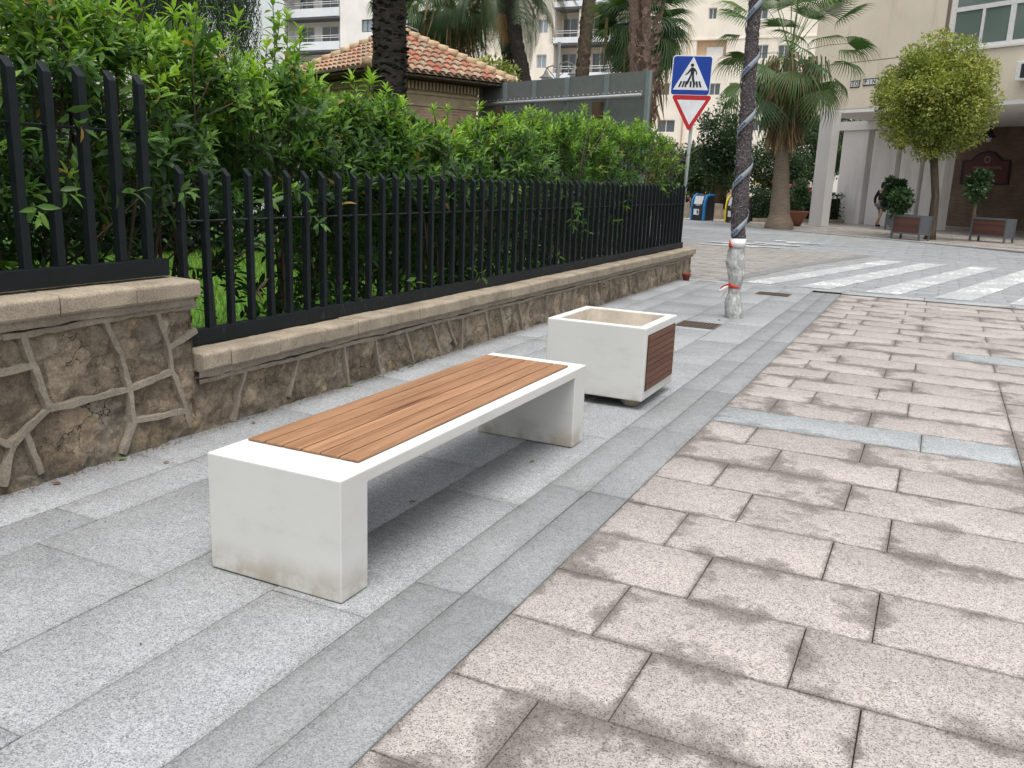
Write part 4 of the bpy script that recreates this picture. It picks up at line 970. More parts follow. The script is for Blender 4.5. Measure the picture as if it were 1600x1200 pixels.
# the thick dark trunk
rt_,top_,r_=trunk_px('date_palm',[(609,220),(609,100),(609,0),(609,-450)],12,50,'thick blackened palm trunk rising from the shrubs in front of the tiled kiosk roof','barkdark',amp=.03)
random.seed(19); T=[];D=[];S=[]
for i in range(1500):
    z=random.uniform(1.2,top_.z); a=random.uniform(0,6.28); T.append((rt_.location.x+math.cos(a)*r_*.97,rt_.location.y+math.sin(a)*r_*.97,round(z*9.5)/9.5+.035*math.sin(3*a)+random.uniform(-.015,.015))); D.append((math.cos(a)*.75-.9*math.sin(a)*random.uniform(-1,1),math.sin(a)*.75+.9*math.cos(a)*random.uniform(-1,1),.35)); S.append(random.uniform(.04,.09))
inst('leaf_scars',[(-.6,0,0),(.6,0,0),(.4,.7,.1),(-.4,.7,.1)],[(0,1,2,3)],frames(np.array(D),np.array([(0,0,1.)]*1500)+rdir(1500)*.3),np.array(T),np.array(S),RNG.uniform(0,1,1500),M['barkdark'],rt_)
date_crown('crown',tuple(top_),40,M['datep'],rt_,51,1.1)
a1,t1,r1=trunk_px('date_palm',[(797,250),(795,110),(786,20),(780,-30)],27,17,'date palm with orange fruit stalks, left one of the leaning pair behind the kiosk','barkdark')
date_crown('crown',tuple(t1),44,M['datep'],a1,52,1.15,(-60,70))
a2,t2,r2_=trunk_px('date_palm',[(826,250),(819,120),(806,60),(797,-25)],25,21,'darker leaning date palm whose trunk crosses in front of its neighbour','barkdark')
date_crown('crown',tuple(t2+Vector((0,0,.6))),44,M['datep'],a2,53,1.15,(-60,70))
for rr_,tt_ in((a1,t1),(a2,t2)):
    for s in range(3):
        o_=Vector((random.uniform(-.6,.6),random.uniform(-.6,.2),-.9)); n=160
        T=np.array(tt_+o_)+RNG.normal(0,.07,(n,3)); inst('fruit_stalk',[(-.02,0,0),(.02,0,0),(0,1,0)],[(0,1,2)],frames(np.tile([[0.1,0,-1.]],(n,1))+rdir(n)*.25,rdir(n)),T,RNG.uniform(.3,.8,n),RNG.uniform(0,1,n),M['orange'],rr_)
a3,t3,_=trunk_px('slender_palm',[(909,240),(910,110),(915,60),(921,0),(930,-190)],26,20,'bare brown leaning palm trunk in front of the balconies right of the street lamp','bark')
date_crown('crown',tuple(t3),30,M['datep'],a3,54,1.1)
# weeping tree upper left, behind the shrubs
wt=empty('weeping_tree',atd(250,250,16)*Vector((1,1,0)) if False else Vector((atd(250,250,16).x,atd(250,250,16).y,0)),'dark weeping tree with hanging strands, upper left behind the shrubs','tree')
c=atd(212,-55,16); m=MB(); g=wt.location; m.tube([g,(g.x+.1,g.y,2.2),(c.x-.6,c.y,c.z)],[.28,.24,.15],12,jit=.05); 
for k_ in range(7): a=k_*.9; m.tube([(g.x+.1,g.y,2.6),(c.x+math.cos(a)*1.0,c.y+math.sin(a)*1.0,c.z+.2)],[.12,.04],7)
m.build('trunk',M['bark'],wt)
n=2300; T=[];D=[];S=[];tn=[]; random.seed(77)
for i in range(n):
    a=random.uniform(0,6.283); rr_=2.0*math.sqrt(random.random()); x=c.x+math.cos(a)*rr_*1.15;y=c.y+math.sin(a)*rr_; z=c.z+.7*(1-(rr_/1.8)**2)+random.uniform(-.2,.2); L_=random.uniform(.7,1.9); tt=random.random()
    for j in range(int(L_/.055)):
        T.append((x+.05*math.sin(j*.3+i),y+.05*math.cos(j*.27+i),z-j*.055)); s_=random.choice((-1,1)); D.append((s_*random.uniform(.2,.8),random.uniform(-.5,.5),-1)); S.append(random.uniform(.06,.11)); tn.append(min(1,max(0,tt*.8+random.uniform(-.1,.2))))
inst('hanging_foliage',[(-.12,0,0),(.12,0,0),(0,1,0)],[(0,1,2)],frames(np.array(D),rdir(len(T))),np.array(T),np.array(S),np.array(tn),M['leafdark'],wt)
# ================================================================== KIOSK
def P3(x,y,d): return atd(x,y,d)
kd=16.2
C0=P3(574,104,kd); ze=C0.z
def atz(px,py,z): return onz(px,py,z)
CR=atz(803,132,ze); d1=(CR-C0).normalized(); side=(CR-C0).length; d2=Vector((-d1.y,d1.x,0)); 
CL=C0+d2*side; CB=CR+d2*side; AP=(C0+CB)/2; 
# apex height so that it lines up with the finial
hh=2.0
for _ in range(40):
    pr=(AP+Vector((0,0,hh)))-CAM; yy=600-F*pr.dot(u2)/pr.dot(fw); hh+= (yy-52)*.003
AP=Vector((AP.x,AP.y,ze+hh))
ki=empty('kiosk',((C0.x+CB.x)/2,(C0.y+CB.y)/2,0),'small brick kiosk with a hipped red clay tile roof behind the shrubs','kiosk')
M['kbrick']=mk_brick('kiosk_brick',(.52,.30,.20),(.62,.40,.28),(.60,.50,.40),.062,.25,tuple(d1))
inn=.55; w0=C0+(d1+d2)*inn; m=MB(); ws=side-2*inn
zc=ze-.08
m.obox((w0.x,w0.y,0),d1*ws,d2*ws,(0,0,zc-.485)); m.build('brick_wall',M['kbrick'],ki)
m=MB(); m.obox((w0.x,w0.y,zc-.48)-0*d1 if False else Vector((w0.x,w0.y,zc-.48))-(d1+d2)*.03,d1*(ws+.06),d2*(ws+.06),(0,0,.05)); m.obox(Vector((w0.x,w0.y,zc-.429))-(d1+d2)*.012,d1*(ws+.024),d2*(ws+.024),(0,0,.17)); m.obox(Vector((w0.x,w0.y,zc-.258))-(d1+d2)*.05,d1*(ws+.1),d2*(ws+.1),(0,0,.045)); m.obox(Vector((w0.x,w0.y,zc-.212))-(d1+d2)*.03,d1*(ws+.06),d2*(ws+.06),(0,0,.03)); m.build('frieze',M['cornice'],ki)
m=MB(); m.obox(Vector((w0.x,w0.y,zc-.18))-(d1+d2)*.01,d1*(ws+.02),d2*(ws+.02),(0,0,.18)); m.build('dentil_band',M['cornice'],ki)  # plain band behind the dentils, in the frieze's pale brick
m=MB(); nn_=28
for k_ in range(nn_):
    m.obox(Vector((w0.x,w0.y,zc-.175))+d1*(k_*ws/nn_)-d2*.14,d1*(ws/nn_*.45),d2*.129,(0,0,.15)); m.obox(Vector((w0.x,w0.y,zc-.175))+d2*(k_*ws/nn_)-d1*.14,d2*(ws/nn_*.45),d1*.129,(0,0,.15))
m.build('dentils',M['cornice'],ki)
m=MB(); m.obox(Vector((C0.x,C0.y,ze-.075))+(d1+d2)*.03,d1*(side-.06),d2*(side-.06),(0,0,.05)); m.build('eaves_board',M['bark'],ki)
# tiles: barrel tiles laid in courses on each of the four slopes
t=NT('clay_tiles'); tone=t.attr('tone'); c=t.ramp(tone,[(0,(.36,.10,.065)),(.35,(.43,.19,.12)),(.6,(.46,.31,.21)),(.8,(.33,.26,.20)),(1,(.55,.42,.30))]); c=t.mix(t.math('MULTIPLY',t.step(t.noise(5,5,.7),.42,.64),.7),c,(.20,.175,.135)); t.bump(t.noise(60,4),.3,.005); M['tile']=t.fin(c,.85,.2)
def slope(A,B_,top,name):
    VV=[];FF=[];tn=[]; up_=(top-(A+B_)/2); Ls=up_.length; up_n=up_.normalized(); al=(B_-A).normalized(); wd=(B_-A).length; nr=al.cross(up_n).normalized(); nr=nr if nr.z>0 else -nr
    nc=8; nt=int(wd/.19)
    for r in range(nc):
        s0=r/nc; s1=min(1,(r+1.18)/nc)
        for k_ in range(nt):
            xm=(k_+.5)/nt; half=.5*(1-s0)
            if abs(xm-.5)>half: continue
            rr_=.088; tt=random.random(); rowt=random.random()*.4
            s1_=min(s1,1-2*abs(xm-.5)+.02)
            ax=A+al*(xm*wd); p0=ax+up_n*(Ls*s0)+nr*(.045+.0); p1=ax+up_n*(Ls*max(s0+.02,s1_))+nr*.012
            b_=len(VV)
            for p_,rs in((p0,rr_),(p1,rr_*.86)):
                for j in range(6): a=PI*j/5; VV.append(tuple(p_+al*math.cos(a)*rs+nr*(math.sin(a)*rs*.62)))
            for p_,rs in((p0-nr*.02,rr_*.8),):
                for j in range(6): a=PI*j/5; VV.append(tuple(p_+al*math.cos(a)*rs+nr*(math.sin(a)*rs*.5)))
            for j in range(5): FF.append((b_+j,b_+j+1,b_+6+j+1,b_+6+j)); tn.append((tt*.7+rowt)%1)
            for j in range(5): FF.append((b_+j,b_+j+1,b_+12+j+1,b_+12+j)); tn.append(.9)
    # under layer
    b_=len(VV); VV+=[tuple(A+nr*.0),tuple(B_+nr*.0),tuple(top-nr*.02),tuple(top-nr*.02)]; FF.append((b_,b_+1,b_+2,b_+3)); tn.append(.75)
    return rawmesh(name,np.array(VV),np.array(FF),tn,M['tile'],rf)
rf=MB(); rf.add([C0-Vector((0,0,.06)),CR-Vector((0,0,.06)),CB-Vector((0,0,.06)),CL-Vector((0,0,.06)),AP-Vector((0,0,.1))],[(0,1,2,3),(0,1,4),(1,2,4),(2,3,4),(3,0,4)]); rf=rf.build('roof',M['bark'],ki)
random.seed(31)
for A_,B_ in((C0,CR),(CR,CB),(CB,CL),(CL,C0)): slope(A_,B_,AP,'roof_tiles')
m=MB()
for Q_ in(C0,CR,CB,CL):
    d=(AP-Q_); n=12
    for k_ in range(n): a=Q_+d*(k_/n)+Vector((0,0,.06)); e=Q_+d*((k_+1.1)/n)+Vector((0,0,.045)); m.tube([a,e],[.115,.09],10)
hp=m.build('hip_tiles',M['hiptile'],rf)
# ================================================================== HOARDING
HL=atd(753,135,18.7); HR=atd(1020,112,15.2); zt=3.38; hd=Vector((HR.x-HL.x,HR.y-HL.y,0)); Lh=hd.length; hd.normalize(); hn=Vector((hd.y,-hd.x,0))
if hn.dot(CAM-HL)<0: hn=-hn
ho=empty('hoarding',((HL.x+HR.x)/2,(HL.y+HR.y)/2,0),'tall grey sheet metal hoarding seen from behind, with rails and posts','hoarding')
b0=Vector((HL.x,HL.y,.15)); m=MB(); m.obox(b0,hd*Lh,hn*.03,(0,0,zt-.15)); m.build('sheet_panel',M['hoard'],ho)
for f in(0,.17,.36,.555,.775,.985):
    m=MB(); m.obox(Vector((HL.x,HL.y,.0))+hd*(Lh*f)+hn*.032,hd*.08,hn*.05,(0,0,zt-.005)); m.build('stud',M['hoardrail'],ho)
m=MB(); m.tube([Vector((HL.x,HL.y,zt-.42))+hn*.13,Vector((HR.x,HR.y,zt-.42))+hn*.13-hd*.12],.038,8); m.build('rail',M['galv'],ho)
for k_ in range(36): m=MB(); m.obox(Vector((HL.x,HL.y,zt-.35))+hd*(Lh*(k_+.5)/36)+hn*.032,hd*.02,hn*.015,(0,0,.02)); m.build('bolt',M['alum'],ho)
for f in(.155,.745):
    m=MB(); m.obox(Vector((HL.x,HL.y,.0))+hd*(Lh*f)+hn*.086,hd*.16,hn*.14,(0,0,zt-.50)); m.build('post',M['corten'],ho)
# ================================================================== STREET LAMPS
def bell(c,s,par,nm='lamp_shade'):
    m=MB(); m.lathe(c,[(.0,.62*s),(.05*s,.62*s),(.07*s,.5*s),(.12*s,.46*s),(.15*s,.34*s),(.26*s,.2*s),(.40*s,.12*s),(.42*s,.08*s),(.3*s,.07*s)],20); m.build(nm,M['lampgrey'],par)
    m=MB(); m.lathe(c,[(.29*s,.07*s),(.26*s,-.12*s),(.15*s,-.22*s),(0,-.25*s)],18); m.build('lamp_glass',M['signwhite'],par)
LP=atd(875,300,27); LPt=atd(874,66,27); lp=empty('street_lamp',(LP.x,LP.y,0),'double armed grey street lamp with bell shades above the hoarding','street lamp','street lamps with bell shades')
rv=Vector((math.cos(YAW),math.sin(YAW),0))
m=MB(); m.tube([(LPt.x,LPt.y,0),(LPt.x,LPt.y,LPt.z)],[.09,.055],10); m.build('pole',M['lampgrey'],lp)
for px_,py_ in((853,124),(897,119)):
    c=atd(px_,py_,27); m=MB(); s=.5; tp2=c+Vector((0,0,.66*s)); m.tube([Vector((LPt.x,LPt.y,tp2.z+.02)),Vector(((LPt.x+c.x)/2,(LPt.y+c.y)/2,tp2.z+.1)),tp2],.022,8); m.tube([Vector((LPt.x,LPt.y,tp2.z-.35)),Vector(((LPt.x+c.x)/2,(LPt.y+c.y)/2,tp2.z-.15)),tp2+Vector((0,0,.02))],.014,6); m.build('arm',M['lampgrey'],lp); bell(c,.5,lp)
c=atd(653,72,25); g=atd(632,250,25); lp2=empty('street_lamp',(g.x,g.y,0),'street lamp with a single bell shade showing over the kiosk roof beside the dark trunk','street lamp','street lamps with bell shades')
m=MB(); zt2=c.z+.42; m.tube([(g.x,g.y,0),(g.x,g.y,zt2+.15)],[.08,.05],10); m.build('pole',M['lampgrey'],lp2); m=MB(); m.tube([(g.x,g.y,zt2),(c.x,c.y,zt2),(c.x,c.y,c.z+.28)],.022,8); m.build('arm',M['lampgrey'],lp2); bell(c,.5,lp2)
c=atd(1052,236,24); lp3=empty('lamp_post',(c.x,c.y,0),'short dark post with a dark bird shaped finial, left of the road sign pole','post'); m=MB(); m.lathe((c.x,c.y,0),[(.09,0),(.09,.3),(.05,.4),(.045,c.z-.1),(.09,c.z-.06),(.09,c.z),(0,c.z+.02)],12); m.build('post',M['darkmetal'],lp3)
m=MB(); m.tube([(c.x-.1,c.y,c.z+.05),(c.x,c.y,c.z+.1),(c.x+.1,c.y,c.z+.2),(c.x+.13,c.y,c.z+.22)],[.01,.05,.035,.01],8); m.build('finial',M['darkmetal'],lp3)
# ================================================================== APARTMENT BLOCKS ACROSS THE PLAZA (all front the street line, facing -Y)
def R4(px0,py0,px1,py1,Y):
    a=ony(px0,(py0+py1)/2,Y);b=ony(px1,(py0+py1)/2,Y);c=ony((px0+px1)/2,py0,Y);d=ony((px0+px1)/2,py1,Y); return a.x,d.z,b.x,c.z
def window(par,x0,z0,x1,z1,Y,mull=1,lite='glass',frame='alum',depth=.12,nm='window',bar=False,f=.06):
    m=MB(); 
    for a in((x0,z0,x1,z0+f),(x0,z1-f,x1,z1),(x0,z0+f,x0+f,z1-f),(x1-f,z0+f,x1,z1-f)): m.box((a[0],Y-.03,a[1]),(a[2],Y+.03,a[3]))
    for k_ in range(mull):
        x=x0+(x1-x0)*(k_+1)/(mull+1); m.box((x-f/2,Y-.028,z0+f),(x+f/2,Y+.028,z1-f))
    w=m.build(nm,M[frame],par); m=MB(); m.box((x0+f*.5,Y+.0,z0+f*.5),(x1-f*.5,Y+.01,z1-f*.5)); m.build('pane',M[lite],w)
    return w
def wall_holes(par,x0,x1,z0,z1,Y,holes,mat,depth=.25,nm='wall'):
    xs=sorted({x0,x1,*[v for h in holes for v in(h[0],h[2])]}); zs=sorted({z0,z1,*[v for h in holes for v in(h[1],h[3])]})
    m=MB(); 
    for i in range(len(xs)-1):
        for j in range(len(zs)-1):
            cx=(xs[i]+xs[i+1])/2; cz=(zs[j]+zs[j+1])/2
            if any(h[0]<cx<h[2] and h[1]<cz<h[3] for h in holes): continue
            m.add([(xs[i],Y,zs[j]),(xs[i+1],Y,zs[j]),(xs[i+1],Y,zs[j+1]),(xs[i],Y,zs[j+1])],[(0,1,2,3)])
    for h in holes:
        a,b,c,d=h; m.add([(a,Y,b),(c,Y,b),(c,Y,d),(a,Y,d),(a,Y+depth,b),(c,Y+depth,b),(c,Y+depth,d),(a,Y+depth,d)],[(0,1,5,4),(1,2,6,5),(2,3,7,6),(3,0,4,7)])
    m.add([(x0,Y+9,z0),(x1,Y+9,z0),(x1,Y+9,z1),(x0,Y+9,z1),(x0,Y,z0),(x1,Y,z0),(x1,Y,z1),(x0,Y,z1)],[(0,1,2,3),(0,3,7,4),(1,2,6,5),(3,2,6,7)])
    # a back for the holes
    m.add([(x0,Y+depth+1.6,z0),(x1,Y+depth+1.6,z0),(x1,Y+depth+1.6,z1),(x0,Y+depth+1.6,z1)],[(0,1,2,3)])
    return m.build(nm,mat,par)
def balcony_block(bl,Y,xL,xR,ledges,wins,parap_h,mat,railz=(.55,.85),ztop=26,pm='parapet'):
    """recessed loggias: floor slabs with parapets, back wall, windows, two rails each"""
    yb=Y+1.5
    m=MB(); m.box((xL,yb,0),(xR,yb+.2,ztop)); m.box((xL-.25,Y+.0,0),(xL,yb,ztop)); m.build('loggia_wall',M[mat],bl)
    for z in ledges:
        m=MB(); m.box((xL,Y-.25,z),(xR,Y-.08,z+parap_h)); m.build('balcony_parapet',M[pm],bl)
        m=MB(); m.box((xL,Y-.20,z-.16),(xR,yb,z-.002)); m.build('balcony_slab',M['darkmetal'] if False else M['slabshade'],bl)
        m=MB(); 
        for r in railz: m.tube([(xL,Y-.16,z+parap_h+r*.6),(xR,Y-.16,z+parap_h+r*.6)],.03,6)
        k=xL
        while k<xR: m.tube([(k,Y-.16,z+parap_h),(k,Y-.16,z+parap_h+railz[-1]*.6)],.02,5); k+=2.2
        m.build('balcony_rail',M['alum'],bl)
    for w in wins: window(bl,*w,yb-.04,mull=1)
M['slabshade']=plain('balcony_shadow_edge',(.16,.16,.17),.9)  # slab colour darkened to paint the shadow edge under each parapet
# A white block at the left
YA=66; A=empty('apartment_block',(-44,YA,0),'bright white apartment block with glazed balconies behind the kiosk','building')
x0,z0,x1,z1=R4(450,14,531,28,YA); xm=x1; zA=[]
p1=R4(452,66,531,79,YA); p0=R4(452,14,531,27,YA); st=p0[1]-p1[1]; ph_=p1[3]-p1[1]
wins=[]
for lv in(-3,-2,-1,0,1,2,3):
    zb=p1[1]+st*lv
    for a,b in((470,492),(504,530)):
        q_=R4(a,39,b,64,YA+1.5); wins.append((q_[0],zb+ph_*.9,q_[2],zb+st*.80))
balcony_block(A,YA,R4(445,50,531,60,YA)[0],xm,[p1[1]+st*l for l in(-3,-2,-1,0,1,2,3)],wins,ph_,'offwhite',ztop=p1[1]+st*4.2)
q_=R4(565,30,590,50,YA); hs=[(q_[0],q_[1]+st*l,q_[2],q_[3]+st*l) for l in(-2,-1,0,1,2)]
xr=R4(700,30,724,50,YA)[2]
wall_holes(A,xm+.01,xr,0,p1[1]+st*4.2,YA,hs,M['offwhite'])
for h in hs: window(A,h[0],h[1],h[2],h[3],YA+.15,mull=2,frame='darkmetal',lite='glasslight')
# roofline details: dish
m=MB(); dp=ony(450,4,YA-.5); m.lathe(dp,[(0,0),(.25,.03),(.45,.12),(.5,.2)],12); m.build('satellite_dish',M['lampgrey'],A)
# B cream block with balconies in the middle
YB=70; Bb=empty('apartment_block',(-26,YB,0),'cream apartment block with white balcony bands behind the slender bare trunk','building')
p1=R4(866,57,1000,66,YB); p0=R4(866,0,1000,9,YB); st=p0[1]-p1[1]; ph_=p1[3]-p1[1]
xl=p1[0]; xr=R4(866,57,1003,66,YB)[2]
wins=[]
for lv in(-3,-2,-1,0,1,2):
    zb=p1[1]+st*lv
    for a,b in((880,903),(928,952),(966,990)):
        q_=R4(a,39,b,64,YB+1.5); wins.append((q_[0],zb+ph_*.6,q_[2],zb+st*.78))
balcony_block(Bb,YB,xl,xr,[p1[1]+st*l for l in(-3,-2,-1,0,1,2,3)],wins,ph_,'cream',ztop=p1[1]+st*4)
for a in(908,):
    q_=R4(a,39,a+8,64,YB+.6); m=MB(); m.box((q_[0],YB-.02,0),(q_[2],YB+1.49,p1[1]+st*4)); m.build('party_wall',M['cream'],Bb)
xb0=R4(724,57,1003,66,YB)[0]
hs=[]
for l in(-2,-1,0,1):
    for a in(738,790,840):
        q_=R4(a,30,a+16,52,YB); hs.append((q_[0],q_[1]+st*l,q_[2],q_[3]+st*l))
wall_holes(Bb,xb0,xl-.26,0,p1[1]+st*4,YB,hs,M['cream'])
for h in hs: window(Bb,h[0],h[1],h[2],h[3],YB+.15,mull=1,lite='glasslight')
# C cream block to the right
YC=71.5; Cb=empty('apartment_block',(-12,YC,0),'plain cream apartment block with small windows behind the road sign and fan palm','building')
xl=R4(1003,57,1100,66,YC)[0]; xr=R4(1100,57,1330,66,YC)[2]
hs=[];ws_=[]
for a in((1026,187,1054,207),(1097,187,1112,205),(1107,130,1125,149),(1139,129,1152,149),(1107,12,1120,30),(1145,10,1158,28),(1026,130,1046,149),(1175,187,1195,205),(1215,187,1235,205),(1175,129,1195,149),(1180,70,1200,92),(1215,70,1235,92),(1180,12,1200,30)):
    q_=R4(*a,YC); hs.append(q_); ws_.append(q_)
rc_=R4(1088,62,1135,88,YC); hs.append(rc_)
wall_holes(Cb,xl,xr,0,24,YC,hs,M['cream'],depth=.35)
for h in ws_: window(Cb,*h,YC+.15,mull=1,lite='glass',frame='alum')
m=MB(); m.box((rc_[0],YC+.34,rc_[1]),(rc_[2],YC+.4,rc_[3])); m.build('recess_wall',M['ochre'],Cb)
q_=R4(1103,73,1129,91,YC); m=MB(); m.box((q_[0],YC+.2,rc_[1]),(q_[2],YC+.33,q_[3])); m.build('blind',M['shutter'],Cb)
q_=R4(1000,60,1200,62.5,YC); m=MB(); m.box((xl,YC-.06,q_[1]),(xr,YC-.002,q_[1]+.12)); m.build('string_course',M['cream'],Cb)
q_=R4(1077,60,1079,62,YC); m=MB(); m.tube([(q_[0],YC-.1,0),(q_[0],YC-.1,14)],.06,8); m.build('drain_pipe',M['cornice'],Cb)
# ================================================================== ARCADE BUILDING
P0=atd(1290,172,33.8); P0z=Vector((P0.x,P0.y,0)); ZS=P0.z
def fac(px_,py_,off=0): return onp(px_,py_,P0z+FN*off,FN)
ab=empty('arcade_building',P0z+FU*4,'beige rendered building on white piers with an open ground floor arcade','building')
cl=fac(1263,176); uL=(cl-P0z).dot(FU)
def U(p): return (p-P0z).dot(FU)
# window opening on the facade
wl=U(fac(1484,40)); wb=fac(1540,73).z; wr=wl+5.2; wtp=wb+2.9
UR=24; ZT=13
m=MB()
def fpanel(u0,u1,z0,z1,off=0): 
    o=P0z+FN*off; m.add([o+FU*u0+Vector((0,0,z0)),o+FU*u1+Vector((0,0,z0)),o+FU*u1+Vector((0,0,z1)),o+FU*u0+Vector((0,0,z1))],[(0,1,2,3)])
zg=fac(1283,103).z; g_=.035
for u0,u1,z0,z1 in((uL,UR,ZS,zg-g_/2),(uL,wl,zg+g_/2,wb),(wl,UR,zg+g_/2,wb),(uL,wl,wb,wtp),(wr,UR,wb,wtp),(uL,UR,wtp,ZT)): fpanel(u0,u1,z0,z1)
fpanel(uL,UR,zg-g_/2,zg+g_/2,.04)
for z in(zg-g_/2,zg+g_/2): m.add([P0z+FU*uL+Vector((0,0,z)),P0z+FU*UR+Vector((0,0,z)),P0z+FU*UR+FN*.04+Vector((0,0,z)),P0z+FU*uL+FN*.04+Vector((0,0,z))],[(0,1,2,3)])
# reveals of the window, left end wall, roof
wo=P0z+FU*wl; 
for a,b_ in(((wl,wb),(wr,wb)),((wr,wb),(wr,wtp)),((wr,wtp),(wl,wtp)),((wl,wtp),(wl,wb))):
    A_=P0z+FU*a[0]+Vector((0,0,a[1]));B_=P0z+FU*b_[0]+Vector((0,0,b_[1])); m.add([A_,B_,B_+FN*.22,A_+FN*.22],[(0,1,2,3)])
lo_=P0z+FU*uL; m.add([lo_+Vector((0,0,ZS)),lo_+Vector((0,0,ZT)),lo_+FN*14+Vector((0,0,ZT)),lo_+FN*14+Vector((0,0,ZS))],[(0,1,2,3)])
m.add([lo_+Vector((0,0,ZT)),lo_+FU*(UR-uL)+Vector((0,0,ZT)),lo_+FU*(UR-uL)+FN*14+Vector((0,0,ZT)),lo_+FN*14+Vector((0,0,ZT))],[(0,1,2,3)])
m.build('facade',M['facade'],ab)
m=MB(); m.obox(P0z+FU*(uL+.0)+FN*.01+Vector((0,0,ZS-.14)),FU*(UR-uL),FN*14,(0,0,.135)); m.obox(P0z+FU*uL+FN*.02+Vector((0,0,ZS-.45)),FU*(UR-uL),FN*.4,(0,0,.309)) if False else None; m.build('arcade_ceiling',M['pier'],ab)
# window with white frame
def fbox(mb_,u0,u1,z0,z1,o0,o1): mb_.obox(P0z+FU*u0+FN*o0+Vector((0,0,z0)),FU*(u1-u0),FN*(o1-o0),(0,0,z1-z0))
m=MB(); fr_=.13; zt3=fac(1540,12).z
fbox(m,wl,wr,wb,wb+fr_,.06,.16); fbox(m,wl,wl+fr_,wb+fr_,wtp-fr_,.06,.16); fbox(m,wr-fr_,wr,wb+fr_,wtp-fr_,.06,.16); fbox(m,wl,wr,wtp-fr_,wtp,.06,.16); fbox(m,wl+fr_,wr-fr_,zt3,zt3+.14,.062,.158)
um=[U(fac(1531,50)),U(fac(1577,45))]; pt=um[1]-wl
k_=0
for uu,w in((um[0],.09),(um[1],.17),(um[1]+(um[0]-wl),.09),(um[1]+pt,.17)):
    if uu<wr-.2: fbox(m,uu-w/2,uu+w/2,wb+fr_+.001,zt3-.001,.064,.156); 
    if w>.1 and uu<wr-.2: fbox(m,uu-w/2,uu+w/2,zt3+.141,wtp-fr_-.001,.064,.156)
wf=m.build('window_frame',M['alum'],ab); m=MB(); fbox(m,wl+.05,wr-.05,wb+.05,wtp-.05,.10,.115); m.build('glass_panes',M['officeglass'],wf)
m=MB(); fbox(m,wl-.05,wr+.05,wb-.07,wb-.002,-.06,.15); m.build('window_sill',M['alum'],ab)
m=MB(); fbox(m,wl-.16,wl-.03,zg+1.2 if False else wb-.1,ZT-.1,-.015,-.002); m.build('down_stain_strip',M['pierdark'],ab)
# air conditioner box on the facade
cu=U(fac(1603,110)); cz=fac(1600,112).z; m=MB(); fbox(m,cu-.14,cu+.8,cz-.3,cz+.28,-.32,-.01); ac=m.build('air_conditioner',M['alum'],ab,bevel=.02); m=MB(); fbox(m,cu+.02,cu+.7,cz-.22,cz+.2,-.325,-.3205); m.build('grille',M['darkmetal'],ac)
# front column at the corner
cf=onz(1262,356.5); c2_=onz(1281.5,358); m=MB(); 
cw=(c2_-cf).dot(FU); m.obox(Vector((cf.x,cf.y,.10)),FU*.62,FN*.42,(0,0,ZS-.245)); colo=m.build('corner_column',M['column'],ab,bevel=.02)
m=MB(); m.obox(Vector((cf.x,cf.y,.10))+FU*.03+FN*.03-Vector((0,0,0)),FU*.56,FN*.36,(0,0,.07)); 
# piers in the second row
PL=onz(1301,350.5); PLn=FN; 
row0=Vector((PL.x,PL.y,0))
D0=onz(1430,361); 
pd=(Vector((D0.x,D0.y,0))-row0).normalized()
pn=Vector((-pd.y,pd.x,0)); 
def rowu(px_): p=onp(px_,352,row0,pn); return (p-row0).dot(pd)
for a,b_ in((1301,1340),(1349,1386),(1394,1424),(1431,1463)):
    u0,u1=rowu(a),rowu(b_); m=MB(); m.obox(row0+pd*u0+Vector((0,0,.10)),pd*(u1-u0),pn*.55,(0,0,ZS-.245)); m.build('pier',M['pier'],ab,bevel=.012)
m=MB(); m.obox(row0+pd*(rowu(1301)-.3)-pn*.12+Vector((0,0,ZS-.50)),pd*(rowu(1463)-rowu(1301)+.6),pn*.10,(0,0,.355)); m.build('arcade_beam',M['pier'],ab)
# brick back wall with everything on it
bo=onz(1478,356); bo=Vector((bo.x,bo.y,0)); M['brick']=mk_brick('arcade_brick',(.15,.10,.07),(.20,.145,.105),(.19,.16,.125),.07,.27,tuple(FU))
M['brick2']=M['brick']
m=MB(); m.obox(bo-FU*.25+Vector((0,0,.1)),FU*22,FN*.3,(0,0,ZS-.245)); m.build('brick_wall',M['brick'],ab)
m=MB(); m.obox(bo-FU*.25+Vector((0,0,.1))+FN*.31,-FU*.0+FU*.3,FN*5,(0,0,ZS-.245)); m.build('side_wall',M['pier'],ab)
m=MB(); zz=fac(1540,152).z
m.obox(P0z+FU*8+FN*3.0+Vector((0,0,ZS-.56)),FU*14,FN*.3,(0,0,.415)); m.build('inner_beam',M['hoardrail'],ab)
def bw(px_,py_,off=.0): return onp(px_,py_,bo-FN*off,FN)
# carved plaque
sgn=empty('wall_plaque',bw(1542,265),'dark red shaped plaque with a ring emblem on the brick wall','wall sign')
L_=[(1500,288),(1505,251),(1518,250),(1524,244),(1534,238),(1546,235.5),(1556,238),(1563,245),(1567,250),(1581,250),(1576,289)]
def plq(pts,o0,th): 
    m=MB(); P=[bw(x,y,o0) for x,y in pts]; n=len(P); vs=P+[p+FN*(-th) for p in P]; m.add(vs,[tuple(range(n)),tuple(range(n,2*n))]+[(i,(i+1)%n,n+(i+1)%n,n+i) for i in range(n)]); return m
plq(L_,.005,.05).build('border',M['plaqueedge'],sgn)
cx_,cy_=1541,266; plq([(cx_+(x-cx_)*.90,cy_+(y-cy_)*.88) for x,y in L_],.056,.012).build('panel',M['plaque'],sgn)
e=bw(1543,249.5,.072); m=MB(); vs=[]
for i in range(24):
    a=2*PI*i/24; 
    for r in(.10,.14): vs.append(e+FU*math.cos(a)*r+Vector((0,0,math.sin(a)*r)))
